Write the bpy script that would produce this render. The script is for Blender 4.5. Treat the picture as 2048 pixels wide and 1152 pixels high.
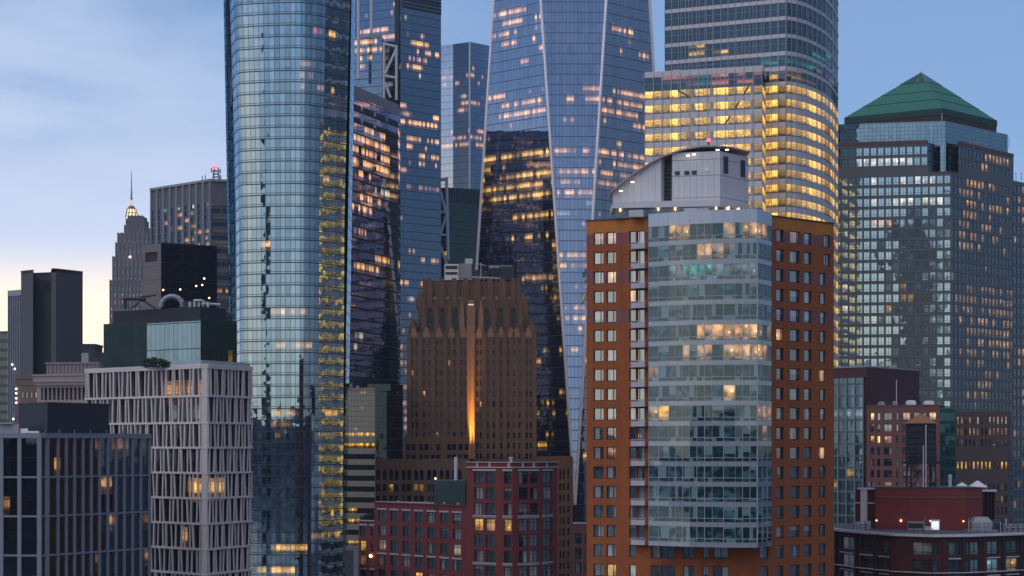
import bpy, math, random
from mathutils import Vector
random.seed(7)
for o in list(bpy.data.objects): bpy.data.objects.remove(o)
scene = bpy.context.scene
COL = scene.collection
# ------------------------------------------------------------------ camera
F, YH, H = 4000.0, 890.0, 90.0          # focal length in photo pixels, horizon row, eye height (m)
cam = bpy.data.cameras.new('camera'); camo = bpy.data.objects.new('camera', cam); COL.objects.link(camo)
camo.location = (0, 0, H); camo.rotation_euler = (math.radians(90), 0, 0)
cam.sensor_width = 36.0; cam.lens = 36.0 * F / 2048.0
cam.shift_y = (YH - 576.0) / 2048.0
cam.clip_start = 1.0; cam.clip_end = 30000.0
scene.camera = camo
# ------------------------------------------------------------------ node helper
class NT:
    def __init__(s, tree): s.t = tree; tree.nodes.clear()
    def n(s, typ, props=None, **inp):
        nd = s.t.nodes.new(typ)
        for k, v in (props or {}).items(): setattr(nd, k, v)
        for k, v in inp.items():
            key = int(k[1:]) if (k[0] == 'i' and k[1:].isdigit()) else k.replace('_', ' ')
            s.set(nd.inputs[key], v)
        return nd
    def set(s, sock, v):
        if isinstance(v, bpy.types.NodeSocket): s.t.links.new(v, sock)
        elif isinstance(v, bpy.types.Node): s.t.links.new(v.outputs[0], sock)
        else:
            if isinstance(v, (tuple, list)) and len(v) == 3 and sock.type == 'RGBA': v = (*v, 1)
            sock.default_value = v
    def m(s, op, a, b=None, c=None, clamp=False):
        nd = s.n('ShaderNodeMath', {'operation': op, 'use_clamp': clamp}, i0=a)
        if b is not None: s.set(nd.inputs[1], b)
        if c is not None: s.set(nd.inputs[2], c)
        return nd.outputs[0]
    def vm(s, op, a, b=None, sc=None):
        nd = s.n('ShaderNodeVectorMath', {'operation': op}, i0=a)
        if b is not None: s.set(nd.inputs[1], b)
        if sc is not None: s.set(nd.inputs['Scale'], sc)
        return nd.outputs[1] if op in ('DOT_PRODUCT', 'LENGTH') else nd.outputs[0]
    def mix(s, f, a, b, mode='MIX'):
        nd = s.n('ShaderNodeMix', {'data_type': 'RGBA', 'blend_type': mode})
        s.set(nd.inputs[0], f); s.set(nd.inputs[6], a); s.set(nd.inputs[7], b)
        return nd.outputs[2]
    def smooth(s, x, a, b):
        nd = s.n('ShaderNodeMapRange', {'interpolation_type': 'SMOOTHSTEP'}, i0=x, i1=a, i2=b, i3=0.0, i4=1.0)
        return nd.outputs[0]
# ------------------------------------------------------------------ sky and light
SUN_EL, SUN_AZ = math.radians(48), math.radians(215)    # soft light from high behind the camera's left shoulder
world = bpy.data.worlds.new('World'); scene.world = world; world.use_nodes = True
w = NT(world.node_tree)
tc = w.n('ShaderNodeTexCoord'); D = tc.outputs['Generated']
sep = w.n('ShaderNodeSeparateXYZ', i0=D); dx, dy, dz = sep.outputs
sky = w.n('ShaderNodeTexSky', {'sky_type': 'NISHITA', 'sun_disc': False, 'sun_elevation': SUN_EL,
          'sun_rotation': SUN_AZ, 'altitude': 50.0, 'air_density': 1.0, 'dust_density': 0.6, 'ozone_density': 2.0})
bg1 = w.n('ShaderNodeBackground', Color=sky.outputs[0], Strength=0.012)
el = w.m('MAXIMUM', dz, 0.0)
ramp = w.n('ShaderNodeValToRGB', i0=w.m('MULTIPLY', el, 2.0))
cr = ramp.color_ramp
stops = [(0.0, (0.46, 0.45, 0.46)), (0.055, (0.44, 0.47, 0.56)), (0.14, (0.34, 0.46, 0.69)), (0.30, (0.215, 0.37, 0.64)),
         (0.6, (0.19, 0.30, 0.54)), (1.0, (0.17, 0.25, 0.44))]
while len(cr.elements) < len(stops): cr.elements.new(0.5)
for e, (p, c) in zip(cr.elements, stops): e.position = p; e.color = (*c, 1)
# thin dusk cloud, stretched along the horizon
sq = w.vm('MULTIPLY', D, (1.0, 1.0, 3.2))
nz = w.n('ShaderNodeTexNoise', Vector=sq, Scale=5.5, Detail=7.0, Roughness=0.5, Distortion=0.35)
nz2 = w.n('ShaderNodeTexNoise', Vector=sq, Scale=2.2, Detail=3.0, Roughness=0.5)
cl = w.smooth(w.m('ADD', w.m('MULTIPLY', nz.outputs[0], 0.6), w.m('MULTIPLY', nz2.outputs[0], 0.4)), 0.44, 0.60)
side = w.smooth(dx, 0.02, -0.24)                         # more cloud towards the left of the view and behind
back = w.smooth(dy, 0.2, -0.3)
cov = w.m('MAXIMUM', side, w.m('MULTIPLY', back, 0.55))
clm = w.m('MULTIPLY', w.m('MULTIPLY', cl, cov), w.smooth(el, 0.55, 0.1))
col = w.mix(w.m('MULTIPLY', clm, 0.85), ramp.outputs[0], (0.55, 0.64, 0.84))
# bright afterglow low on the left horizon
gx = w.vm('DOT_PRODUCT', w.vm('NORMALIZE', w.vm('MULTIPLY', D, (1, 1, 0))), (-0.235, 0.972, 0.0))
ga = w.smooth(gx, 0.984, 0.9995)
ge = w.smooth(el, 0.105, 0.060)
col = w.mix(w.m('MULTIPLY', ga, w.smooth(el, 0.19, 0.085)), col, (0.60, 0.67, 0.86))
col = w.mix(w.m('MULTIPLY', ga, ge), col, (1.25, 1.03, 0.76))
# the side of the sky away from the sunset is dimmer near the horizon
dim = w.m('SUBTRACT', 1.0, w.m('MULTIPLY', w.m('MULTIPLY', w.smooth(dx, 0.25, 0.75), w.smooth(el, 0.45, 0.1)), 0.62))
col = w.mix(1.0, col, w.n('ShaderNodeCombineColor', i0=dim, i1=dim, i2=dim).outputs[0], 'MULTIPLY')
# the western horizon behind the camera is still pale
wb = w.m('MULTIPLY', w.smooth(w.vm('DOT_PRODUCT', w.vm('NORMALIZE', w.vm('MULTIPLY', D, (1, 1, 0))), (-0.25, -0.968, 0.0)), 0.55, 0.95), w.smooth(el, 0.20, 0.02))
col = w.mix(w.m('MULTIPLY', wb, 0.85), col, (0.74, 0.76, 0.70))
# pale band low behind the camera on the left, mirrored in the glass
gb = w.smooth(w.vm('DOT_PRODUCT', w.vm('NORMALIZE', w.vm('MULTIPLY', D, (1, 1, 0))), (-0.79, -0.61, 0.0)), 0.93, 0.99)
col = w.mix(w.m('MULTIPLY', w.m('MULTIPLY', gb, w.smooth(el, 0.17, 0.11)), 0.9), col, (0.98, 0.86, 0.74))
bg2 = w.n('ShaderNodeBackground', Color=col, Strength=1.08)
add = w.n('ShaderNodeAddShader', i0=bg1.outputs[0], i1=bg2.outputs[0])
w.n('ShaderNodeOutputWorld', Surface=add.outputs[0])
sun = bpy.data.lights.new('sun', 'SUN'); suno = bpy.data.objects.new('sun', sun); COL.objects.link(suno)
sun.energy = 1.1; sun.angle = math.radians(70); sun.color = (1.0, 0.92, 0.82)
sd = Vector((math.sin(SUN_AZ) * math.cos(SUN_EL), math.cos(SUN_AZ) * math.cos(SUN_EL), math.sin(SUN_EL)))
suno.rotation_euler = sd.to_track_quat('Z', 'Y').to_euler()
vs = scene.view_settings
vs.view_transform = 'Standard'; vs.look = 'None'; vs.exposure = 0.0; vs.gamma = 1.0; vs.use_curve_mapping = False
# ------------------------------------------------------------------ geometry helpers
def P(px, Y): return ((px - 1024.0) / F * Y, Y)
def ZZ(py, Y): return H + (YH - py) / F * Y
def proj(p): return (1024.0 + p[0] / p[1] * F, YH - (p[2] - H) / p[1] * F)

class MB:
    def __init__(s): s.v = []; s.f = []; s.uv = []; s.lit = []; s.mi = []
    def poly(s, pts, uv=None, lit=(0, 0, 0, 0.5), mi=0):
        i = len(s.v); s.v.extend(pts); s.f.append(tuple(range(i, i + len(pts))))
        if uv is None: uv = [(0, 0)] * len(pts)
        s.uv.extend(uv); s.lit.extend([lit] * len(pts)); s.mi.append(mi)
    def hexa(s, b, t, lit=(0, 0, 0, 0.5), mi=0):          # bottom loop / top loop, counter-clockwise from above
        n = len(b)
        s.poly(list(reversed(b)), lit=lit, mi=mi); s.poly(list(t), lit=lit, mi=mi)
        for k in range(n):
            j = (k + 1) % n
            L = math.dist(b[k], b[j]); hh = t[k][2] - b[k][2]
            s.poly([b[k], b[j], t[j], t[k]], uv=[(0, 0), (L, 0), (L, hh), (0, hh)], lit=lit, mi=mi)
    def prism(s, pts, z0, z1, mi=0):
        s.hexa([(x, y, z0) for x, y in pts], [(x, y, z1) for x, y in pts], mi=mi)
    def box(s, x0, y0, z0, x1, y1, z1, mi=0):
        s.prism([(x0, y0), (x1, y0), (x1, y1), (x0, y1)], z0, z1, mi=mi)
    def bar(s, W, u0, u1, z0, z1, d0, d1, mi=0, lit=(0, 0, 0, 0.5)):   # box on a wall, d = outwards
        a, b, c, d = W.xy(u0, d1), W.xy(u1, d1), W.xy(u1, d0), W.xy(u0, d0)
        s.hexa([(*q, z0) for q in (a, b, c, d)], [(*q, z1) for q in (a, b, c, d)], mi=mi, lit=lit)
    def tube(s, p0, p1, r0, r1=None, n=8, mi=0):
        if r1 is None: r1 = r0
        p0 = Vector(p0); p1 = Vector(p1); ax = (p1 - p0).normalized()
        h = Vector((0, 0, 1)) if abs(ax.z) < 0.9 else Vector((1, 0, 0))
        e = ax.cross(h).normalized(); g = e.cross(ax) * -1
        b = [tuple(p0 + (e * math.cos(k * 2 * math.pi / n) + g * math.sin(k * 2 * math.pi / n)) * r0) for k in range(n)]
        t = [tuple(p1 + (e * math.cos(k * 2 * math.pi / n) + g * math.sin(k * 2 * math.pi / n)) * r1) for k in range(n)]
        s.poly(list(reversed(b)), mi=mi); s.poly(t, mi=mi)
        for k in range(n):
            j = (k + 1) % n; s.poly([b[k], b[j], t[j], t[k]], uv=[(0, 0), (1, 0), (1, 1), (0, 1)], mi=mi)
    def ball(s, c, r, mi=0, n=8):
        c = Vector(c); R = []
        for i in range(5):
            th = math.pi * i / 4; R.append([(c.x + r * math.sin(th) * math.cos(2 * math.pi * k / n), c.y + r * math.sin(th) * math.sin(2 * math.pi * k / n), c.z - r * math.cos(th)) for k in range(n)])
        for i in range(4):
            for k in range(n):
                j = (k + 1) % n
                q = [R[i][k], R[i][j], R[i + 1][j], R[i + 1][k]]
                if i == 0: q = [q[0], q[2], q[3]]
                elif i == 3: q = [q[0], q[1], q[2]]
                s.poly(q, mi=mi)
    def build(s, name, mats, parent=None, smooth=False):
        if not isinstance(mats, (list, tuple)): mats = [mats]
        off = parent_off(parent)
        me = bpy.data.meshes.new(name)
        me.from_pydata([(x - off[0], y - off[1], z - off[2]) for x, y, z in s.v], [], s.f)
        for m in mats: me.materials.append(m)
        me.polygons.foreach_set('material_index', s.mi)
        uvl = me.uv_layers.new(name='uv'); uvl.data.foreach_set('uv', [c for q in s.uv for c in q])
        at = me.attributes.new('lit', 'FLOAT_COLOR', 'CORNER'); at.data.foreach_set('color', [c for q in s.lit for c in q])
        if smooth: me.polygons.foreach_set('use_smooth', [True] * len(s.f))
        me.update()
        o = bpy.data.objects.new(name, me); COL.objects.link(o)
        if parent: o.parent = parent
        return o
def parent_off(p):
    x = Vector((0, 0, 0))
    while p is not None: x += p.location; p = p.parent
    return x
def tag(o, label=None, cat=None, group=None, kind=None):
    for k, v in (('label', label), ('category', cat), ('group', group), ('kind', kind)):
        if v: o[k] = v
    return o
def thing(name, loc, label, cat, group=None):
    o = bpy.data.objects.new(name, None); COL.objects.link(o); o.location = loc; o.empty_display_size = 1
    return tag(o, label, cat, group)

class Wall:                                              # A is the left end and B the right end, seen from outside
    def __init__(s, A, B):
        s.A = Vector(A[:2]); s.B = Vector(B[:2]); s.d = (s.B - s.A); s.L = s.d.length; s.d.normalize()
        s.n = Vector((s.d.y, -s.d.x))
    def xy(s, u, d=0.0): q = s.A + s.d * u + s.n * d; return (q.x, q.y)
    def pt(s, u, d, z): q = s.A + s.d * u + s.n * d; return (q.x, q.y, z)
    def u(s, px):
        k = (px - 1024.0) / F
        return (k * s.A.y - s.A.x) / (s.d.x - k * s.d.y)
    def Y(s, u): return s.A.y + s.d.y * u
def wp(a, Ya, b, Yb): return Wall(P(a, Ya), P(b, Yb))
def inset(pts, d):
    c = Vector((sum(p[0] for p in pts) / len(pts), sum(p[1] for p in pts) / len(pts)))
    return [tuple(Vector(p) + (c - Vector(p)).normalized() * d) for p in pts]

def litval(p, R, key=None):
    """glow put on a pane, for lit rooms or an imitated reflection; R lists (x0,y0,x1,y1,chance,colour,strength)"""
    if p[1] < 5: return (0, 0, 0, random.random())
    px, py = proj(p)
    for r in R or ():
        if r[0] <= px <= r[2] and r[1] <= py <= r[3]:
            c = random.random()
            if key is not None: c = 0.7 * random.Random(hash((key, r[0])) & 0xffffff).random() + 0.3 * c
            if c < r[4]:
                k = r[6] * random.uniform(0.55, 1.25)
                return (r[5][0] * k, r[5][1] * k, r[5][2] * k, random.random())
            return (0, 0, 0, random.random())
    return (0, 0, 0, random.random())

def facade(mb, W, z0, z1, pw, fh, R=None, d=0.0, u0=0.0, u1=None, zref=0.0, uoff=0.0, mi=0):
    """curtain wall sheet split into floors and panels, uv in metres"""
    u1 = W.L if u1 is None else u1
    nu = max(1, round((u1 - u0) / pw)); du = (u1 - u0) / nu
    k0 = math.floor((z0 - zref) / fh + 1e-6); k1 = math.ceil((z1 - zref) / fh - 1e-6)
    for k in range(k0, k1):
        a = max(z0, zref + k * fh); b = min(z1, zref + (k + 1) * fh)
        for i in range(nu):
            p, q = u0 + i * du, u0 + (i + 1) * du
            L = litval(W.pt((p + q) / 2, d, (a + b) / 2), R, (k, i // 3))
            U0, U1 = (uoff + i) * pw, (uoff + i + 1) * pw
            mb.poly([W.pt(p, d, a), W.pt(q, d, a), W.pt(q, d, b), W.pt(p, d, b)],
                    uv=[(U0, a - zref), (U1, a - zref), (U1, b - zref), (U0, b - zref)], lit=L, mi=mi)
    return uoff + nu

def wall_holes(mb, W, z0, z1, holes, depth=0.25, mi=0, u0=0.0, u1=None, d=0.0):
    """wall sheet with real openings and their reveals"""
    u1 = W.L if u1 is None else u1
    r = lambda x: round(x, 3)
    hs = [(r(max(a, u0)), r(min(b, u1)), r(max(c, z0)), r(min(e, z1))) for a, b, c, e in holes if a < u1 and b > u0 and c < z1 and e > z0]
    zs = sorted({r(z0), r(z1), *[h[2] for h in hs], *[h[3] for h in hs]})
    for a, b in zip(zs, zs[1:]):
        zm = (a + b) / 2; act = sorted(h for h in hs if h[2] < zm < h[3]); cur = r(u0)
        for h in act + [(r(u1), 0, 0, 0)]:
            if h[0] > cur + 1e-4:
                mb.poly([W.pt(cur, d, a), W.pt(h[0], d, a), W.pt(h[0], d, b), W.pt(cur, d, b)],
                        uv=[(cur, a), (h[0], a), (h[0], b), (cur, b)], mi=mi)
            cur = max(cur, h[1])
    for a, b, c, e in hs:
        i = d - depth
        mb.poly([W.pt(a, d, c), W.pt(b, d, c), W.pt(b, i, c), W.pt(a, i, c)], mi=mi)
        mb.poly([W.pt(a, i, e), W.pt(b, i, e), W.pt(b, d, e), W.pt(a, d, e)], mi=mi)
        mb.poly([W.pt(a, d, c), W.pt(a, i, c), W.pt(a, i, e), W.pt(a, d, e)], mi=mi)
        mb.poly([W.pt(b, i, c), W.pt(b, d, c), W.pt(b, d, e), W.pt(b, i, e)], mi=mi)

class Windows:
    """collects the windows of one building; the 100 that show largest become parts, the rest one stuff part"""
    def __init__(s, root, pane, frame, fw=0.09, name='window', vbars=(), hbars=(), depth=0.25, split=False):
        s.root, s.pane, s.frame, s.fw, s.name = root, pane, frame, fw, name
        s.vb, s.hb, s.depth, s.split, s.items = vbars, hbars, depth, split, []
    def add(s, W, a, b, c, e, lit=None, R=None, d=0.0, vb=None, hb=None):
        if lit is None: lit = litval(W.pt((a + b) / 2, 0, (c + e) / 2), R)
        p0, p1 = proj(W.pt(a, 0, c)), proj(W.pt(b, 0, e))
        vis = p1[0] > 0 and p0[0] < 2048 and p0[1] > 0 and p1[1] < 1152 and p1[0] > p0[0]
        s.items.append((-(p1[0] - p0[0]) * (p0[1] - p1[1]) if vis else 0, len(s.items), W, a, b, c, e, lit, d, vb, hb))
    def glass(s, mb, it, mi):
        _, _, W, a, b, c, e, lit, d, vb, hb = it; q = d - s.depth
        h = (e - c)
        mb.poly([W.pt(a, q, c), W.pt(b, q, c), W.pt(b, q, e), W.pt(a, q, e)], uv=[(0, 0), (1, 0), (1, 1), (0, 1)], lit=lit, mi=mi)
    def bars(s, mb, it, mi):
        _, _, W, a, b, c, e, lit, d, vb, hb = it; q = d - s.depth; f = s.fw; o = q + 0.07
        q += 0.01
        mb.bar(W, a, a + f, c, e, q, o, mi); mb.bar(W, b - f, b, c, e, q, o, mi)
        mb.bar(W, a + f, b - f, c, c + f, q, o, mi); mb.bar(W, a + f, b - f, e - f, e, q, o, mi)
        for t in (s.vb if vb is None else vb):
            x = a + (b - a) * t; mb.bar(W, x - f / 2, x + f / 2, c + f, e - f, q, o - 0.015, mi)
        for t in (s.hb if hb is None else hb):
            z = c + (e - c) * t; mb.bar(W, a + f, b - f, z - f / 2, z + f / 2, q, o - 0.025, mi)
    def done(s, limit=100):
        s.items.sort(key=lambda t: t[:2])
        one = [t for t in s.items[:limit] if t[0] < 0]; rest = s.items[len(one):]
        for t in one:
            if s.split:
                m = MB(); s.bars(m, t, 0); o = m.build(s.name, s.frame, s.root)
                m = MB(); s.glass(m, t, 0); m.build('pane', s.pane, o)
            else:
                m = MB(); s.bars(m, t, 0); s.glass(m, t, 1); m.build(s.name, [s.frame, s.pane], s.root)
        if rest:
            m = MB()
            for t in rest: s.bars(m, t, 0); s.glass(m, t, 1)
            o = m.build(s.name, [s.frame, s.pane], s.root)
            if len(one) >= limit: tag(o, kind='stuff')
# ------------------------------------------------------------------ materials
MATS = {}
def newmat(name):
    m = bpy.data.materials.new(name); m.use_nodes = True
    try: m.cycles.emission_sampling = 'NONE'
    except Exception: pass
    return m, NT(m.node_tree)
def matte(name, col, rough=0.85, var=0.25, scale=0.25, streak=0.25, metal=0.0, bump=0.0, bands=None):
    """wall material with mottling and soft rain streaks; bands = [(z0, z1, colour)] of other brick courses or painted-in brightness"""
    m, t = newmat(name)
    geo = t.n('ShaderNodeNewGeometry'); pos = geo.outputs['Position']
    n1 = t.n('ShaderNodeTexNoise', Vector=pos, Scale=scale, Detail=6.0, Roughness=0.65)
    st = t.n('ShaderNodeTexNoise', Vector=t.vm('MULTIPLY', pos, (1, 1, 0.06)), Scale=1.1, Detail=4.0)
    fine = t.n('ShaderNodeTexNoise', Vector=t.vm('MULTIPLY', pos, (1, 1, 3.0)), Scale=3.0, Detail=2.0)
    k = t.m('ADD', 1.0 - var / 2 - streak / 2, t.m('MULTIPLY', n1.outputs[0], var))
    k = t.m('ADD', k, t.m('MULTIPLY', st.outputs[0], streak))
    k = t.m('ADD', k, t.m('MULTIPLY', t.m('SUBTRACT', fine.outputs[0], 0.5), var * 0.8))
    base = t.n('ShaderNodeRGB'); base.outputs[0].default_value = (*col, 1); c = base.outputs[0]
    if bands:
        z = t.n('ShaderNodeSeparateXYZ', i0=pos).outputs[2]
        for z0, z1, bc in bands:
            c = t.mix(t.m('MULTIPLY', t.m('GREATER_THAN', z, z0), t.m('LESS_THAN', z, z1)), c, (*bc, 1))
    c = t.mix(1.0, c, t.n('ShaderNodeCombineColor', i0=k, i1=k, i2=k), 'MULTIPLY')
    b = t.n('ShaderNodeBsdfPrincipled', Base_Color=c, Roughness=rough, Metallic=metal)
    if bump: t.set(b.inputs['Normal'], t.n('ShaderNodeBump', Strength=bump, Distance=0.05, Height=fine.outputs[0]).outputs[0])
    t.n('ShaderNodeOutputMaterial', Surface=b.outputs[0])
    return m
def glow(name, col, strength):
    m, t = newmat(name)
    e = t.n('ShaderNodeEmission', Color=col, Strength=strength); t.n('ShaderNodeOutputMaterial', Surface=e.outputs[0])
    return m
def wob_normal(t, uvp, amt, wave):
    """each pane hangs a hair out of true, so mirrored buildings break up from pane to pane"""
    geo = t.n('ShaderNodeNewGeometry')
    wn = t.n('ShaderNodeTexWhiteNoise', {'noise_dimensions': '3D'}, Vector=uvp)
    a = t.vm('SCALE', t.vm('SUBTRACT', wn.outputs[1], (0.5, 0.5, 0.5)), sc=amt)
    nz = t.n('ShaderNodeTexNoise', Vector=geo.outputs['Position'], Scale=0.45, Detail=1.0)
    b = t.vm('SCALE', t.vm('SUBTRACT', nz.outputs[1], (0.5, 0.5, 0.5)), sc=wave)
    return t.vm('NORMALIZE', t.vm('ADD', t.vm('ADD', geo.outputs['Normal'], a), b)), wn.outputs[0]
def curtain(name, pw, fh, tint=(0.8, 0.9, 1.0), base=(0.01, 0.015, 0.02), refl=0.55, mull=0.07, mcol=(0.05, 0.06, 0.07),
            slab=0.18, scol=None, wob=0.008, wave=0.012, rough=0.02, var=0.25, slab2=0.0, every=1, lo=-0.1, hi=0.7, band=(0.36, 0.52, -0.55), fres=0.8):
    m, t = newmat(name)
    uv = t.n('ShaderNodeUVMap', {'uv_map': 'uv'})
    s = t.n('ShaderNodeSeparateXYZ', i0=uv.outputs[0]); U = t.m('DIVIDE', s.outputs[0], pw); V = t.m('DIVIDE', s.outputs[1], fh)
    fu, fv = t.m('FRACT', U), t.m('FRACT', V)
    cell = t.n('ShaderNodeCombineXYZ', i0=t.m('FLOOR', U), i1=t.m('FLOOR', V), i2=0.0).outputs[0]
    N, rnd = wob_normal(t, cell, wob, wave)
    fue = t.m('FRACT', t.m('DIVIDE', U, float(every)))
    mw = mull / pw / every
    mv = t.m('ADD', t.m('LESS_THAN', fue, mw / 2), t.m('GREATER_THAN', fue, 1 - mw / 2), clamp=True)
    mh = t.m('LESS_THAN', fv, slab / fh)
    if slab2: mh = t.m('ADD', mh, t.m('LESS_THAN', t.m('ABSOLUTE', t.m('SUBTRACT', fv, 3.2 * slab / fh)), slab2 / fh / 2), clamp=True)
    at = t.n('ShaderNodeAttribute', {'attribute_name': 'lit'})
    lw = t.n('ShaderNodeLayerWeight', Blend=0.35)
    fac = t.m('ADD', refl, t.m('MULTIPLY', lw.outputs[1], (1 - refl) * fres), clamp=True)
    cr_ = t.n('ShaderNodeTexWhiteNoise', {'noise_dimensions': '3D'}, Vector=t.n('ShaderNodeCombineXYZ', i0=t.m('FLOOR', U), i1=3.0, i2=9.0).outputs[0]).outputs[0]
    k = t.m('ADD', 1.0 - var, t.m('MULTIPLY', t.m('ADD', t.m('MULTIPLY', rnd, 0.45), t.m('MULTIPLY', cr_, 0.55)), var))
    tn = t.mix(1.0, (*tint, 1), t.n('ShaderNodeCombineColor', i0=k, i1=k, i2=k), 'MULTIPLY')
    gl = t.n('ShaderNodeBsdfGlossy', Color=tn, Roughness=rough, Normal=N)
    df = t.n('ShaderNodeBsdfDiffuse', Color=(*base, 1))
    # furnished rooms: ceiling lights near the head of each pane, uneven walls and furniture lower down
    nz = t.n('ShaderNodeTexNoise', Vector=t.vm('MULTIPLY', uv.outputs[0], (1.3, 2.4, 1)), Scale=1.0, Detail=3.0)
    nlit = t.smooth(nz.outputs[0], 0.30, 0.68)
    ceil = t.m('ADD', t.m('MULTIPLY', t.smooth(fv, band[0], band[1]), 0.9), t.m('MULTIPLY', t.smooth(fv, 0.74, 0.86), band[2]))
    pr = t.n('ShaderNodeTexWhiteNoise', {'noise_dimensions': '3D'}, Vector=t.vm('ADD', cell, (7.3, 3.1, 1.7))).outputs[0]
    inten = t.m('MULTIPLY', t.m('ADD', t.m('MULTIPLY', ceil, 0.65), t.m('MULTIPLY', t.m('MULTIPLY', nlit, 0.75), t.m('ADD', 0.25, ceil))), t.smooth(pr, lo, hi))
    if band[0] == 0.0:                                              # open office floors: desks and people stand dark against the bright ceiling
        ds = t.n('ShaderNodeTexNoise', Vector=t.vm('MULTIPLY', uv.outputs[0], (1.1, 0.5, 1)), Scale=1.0, Detail=4.0, Roughness=0.7)
        rows = t.n('ShaderNodeTexNoise', Vector=t.vm('MULTIPLY', uv.outputs[0], (0.25, 5.0, 1)), Scale=1.0, Detail=1.0)
        desk = t.smooth(t.m('ADD', fv, t.m('MULTIPLY', t.m('SUBTRACT', ds.outputs[0], 0.5), 1.1)), 0.12, 0.42)
        inten = t.m('MULTIPLY', t.m('MULTIPLY', inten, t.m('ADD', 0.22, t.m('MULTIPLY', desk, 0.78))), t.m('ADD', 0.6, t.m('MULTIPLY', t.smooth(rows.outputs[0], 0.4, 0.62), 0.6)))
    em = t.n('ShaderNodeEmission', Color=at.outputs[0], Strength=t.m('MULTIPLY', inten, 1.25))
    g = t.n('ShaderNodeMixShader', i0=fac, i1=df.outputs[0], i2=gl.outputs[0])
    g = t.n('ShaderNodeAddShader', i0=g.outputs[0], i1=em.outputs[0])
    sc = scol or mcol
    fr1 = t.n('ShaderNodeBsdfPrincipled', Base_Color=(*mcol, 1), Roughness=0.5, Metallic=0.3)
    fr2 = t.n('ShaderNodeBsdfPrincipled', Base_Color=(*sc, 1), Roughness=0.4, Metallic=0.1)
    o = t.n('ShaderNodeMixShader', i0=mv, i1=g.outputs[0], i2=fr1.outputs[0])
    o = t.n('ShaderNodeMixShader', i0=mh, i1=o.outputs[0], i2=fr2.outputs[0])
    t.n('ShaderNodeOutputMaterial', Surface=o.outputs[0])
    return m
def panemat(name, dark=(0.012, 0.015, 0.02), cloth=(0.42, 0.42, 0.40), share=0.35, refl=0.28, tint=(0.85, 0.95, 1.0), wob=0.012, fres=0.8):
    """single window pane, uv 0..1: reflection over a dark room or a drawn curtain; lit rooms glow"""
    m, t = newmat(name)
    uv = t.n('ShaderNodeUVMap', {'uv_map': 'uv'}); s = t.n('ShaderNodeSeparateXYZ', i0=uv.outputs[0])
    at = t.n('ShaderNodeAttribute', {'attribute_name': 'lit'}); rnd = at.outputs['Alpha']
    geo = t.n('ShaderNodeNewGeometry')
    cell = t.n('ShaderNodeCombineXYZ', i0=t.m('MULTIPLY', rnd, 991.0), i1=3.0, i2=1.0).outputs[0]
    N, _ = wob_normal(t, cell, wob, 0.012)
    r2 = t.m('FRACT', t.m('MULTIPLY', rnd, 7.31)); r3 = t.m('FRACT', t.m('MULTIPLY', rnd, 17.7))
    drawn = t.m('LESS_THAN', rnd, share)
    covx = t.m('LESS_THAN', t.m('ABSOLUTE', t.m('SUBTRACT', s.outputs[0], t.m('GREATER_THAN', r3, 0.5))), t.m('ADD', 0.3, t.m('MULTIPLY', r2, 0.9)))
    blind = t.m('GREATER_THAN', s.outputs[1], t.m('ADD', 0.1, t.m('MULTIPLY', r3, 0.85)))
    pick = t.mix(t.m('GREATER_THAN', r2, 0.6), t.n('ShaderNodeCombineColor', i0=covx, i1=covx, i2=covx).outputs[0], t.n('ShaderNodeCombineColor', i0=blind, i1=blind, i2=blind).outputs[0])
    cf = t.m('MULTIPLY', drawn, t.n('ShaderNodeSeparateColor', i0=pick).outputs[0])
    room = t.n('ShaderNodeTexNoise', Vector=t.vm('ADD', t.vm('MULTIPLY', uv.outputs[0], (1.2, 1.7, 1)), cell), Scale=1.0, Detail=0.5)
    fold = t.m('ADD', 0.8, t.m('MULTIPLY', t.m('SINE', t.m('MULTIPLY', s.outputs[0], 40.0)), 0.12))
    cc = t.mix(1.0, (*cloth, 1), t.n('ShaderNodeCombineColor', i0=fold, i1=fold, i2=fold), 'MULTIPLY')
    dk = t.mix(t.m('MULTIPLY', t.smooth(room.outputs[0], 0.4, 0.7), r2), (*dark, 1), tuple(6 * c for c in dark) + (1,))
    df = t.n('ShaderNodeBsdfDiffuse', Color=t.mix(cf, dk, cc))
    gl = t.n('ShaderNodeBsdfGlossy', Color=(*tint, 1), Roughness=0.015, Normal=N)
    lw = t.n('ShaderNodeLayerWeight', Blend=0.3)
    fac = t.m('ADD', refl, t.m('MULTIPLY', lw.outputs[1], (1 - refl) * fres), clamp=True)
    g = t.n('ShaderNodeMixShader', i0=fac, i1=df.outputs[0], i2=gl.outputs[0])
    # a lamp somewhere in the room, a paler ceiling and darker furniture towards the floor
    dl = t.vm('LENGTH', t.vm('SUBTRACT', uv.outputs[0], t.n('ShaderNodeCombineXYZ', i0=t.m('ADD', 0.15, t.m('MULTIPLY', r2, 0.7)), i1=t.m('ADD', 0.3, t.m('MULTIPLY', r3, 0.55)), i2=0.0).outputs[0]))
    lampq = t.m('ADD', t.m('MULTIPLY', t.m('MULTIPLY', t.smooth(dl, 0.16, 0.05), t.m('GREATER_THAN', t.m('FRACT', t.m('MULTIPLY', rnd, 31.7)), 0.62)), 2.2), t.m('MULTIPLY', t.smooth(dl, 0.8, 0.0), 0.5))
    inten = t.m('ADD', lampq, t.m('ADD', t.m('MULTIPLY', t.smooth(s.outputs[1], 0.1, 0.9), 0.30), t.m('MULTIPLY', t.smooth(room.outputs[0], 0.36, 0.62), 0.42)))
    em = t.n('ShaderNodeEmission', Color=at.outputs[0], Strength=inten)
    o = t.n('ShaderNodeAddShader', i0=g.outputs[0], i1=em.outputs[0])
    t.n('ShaderNodeOutputMaterial', Surface=o.outputs[0])
    return m
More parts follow.
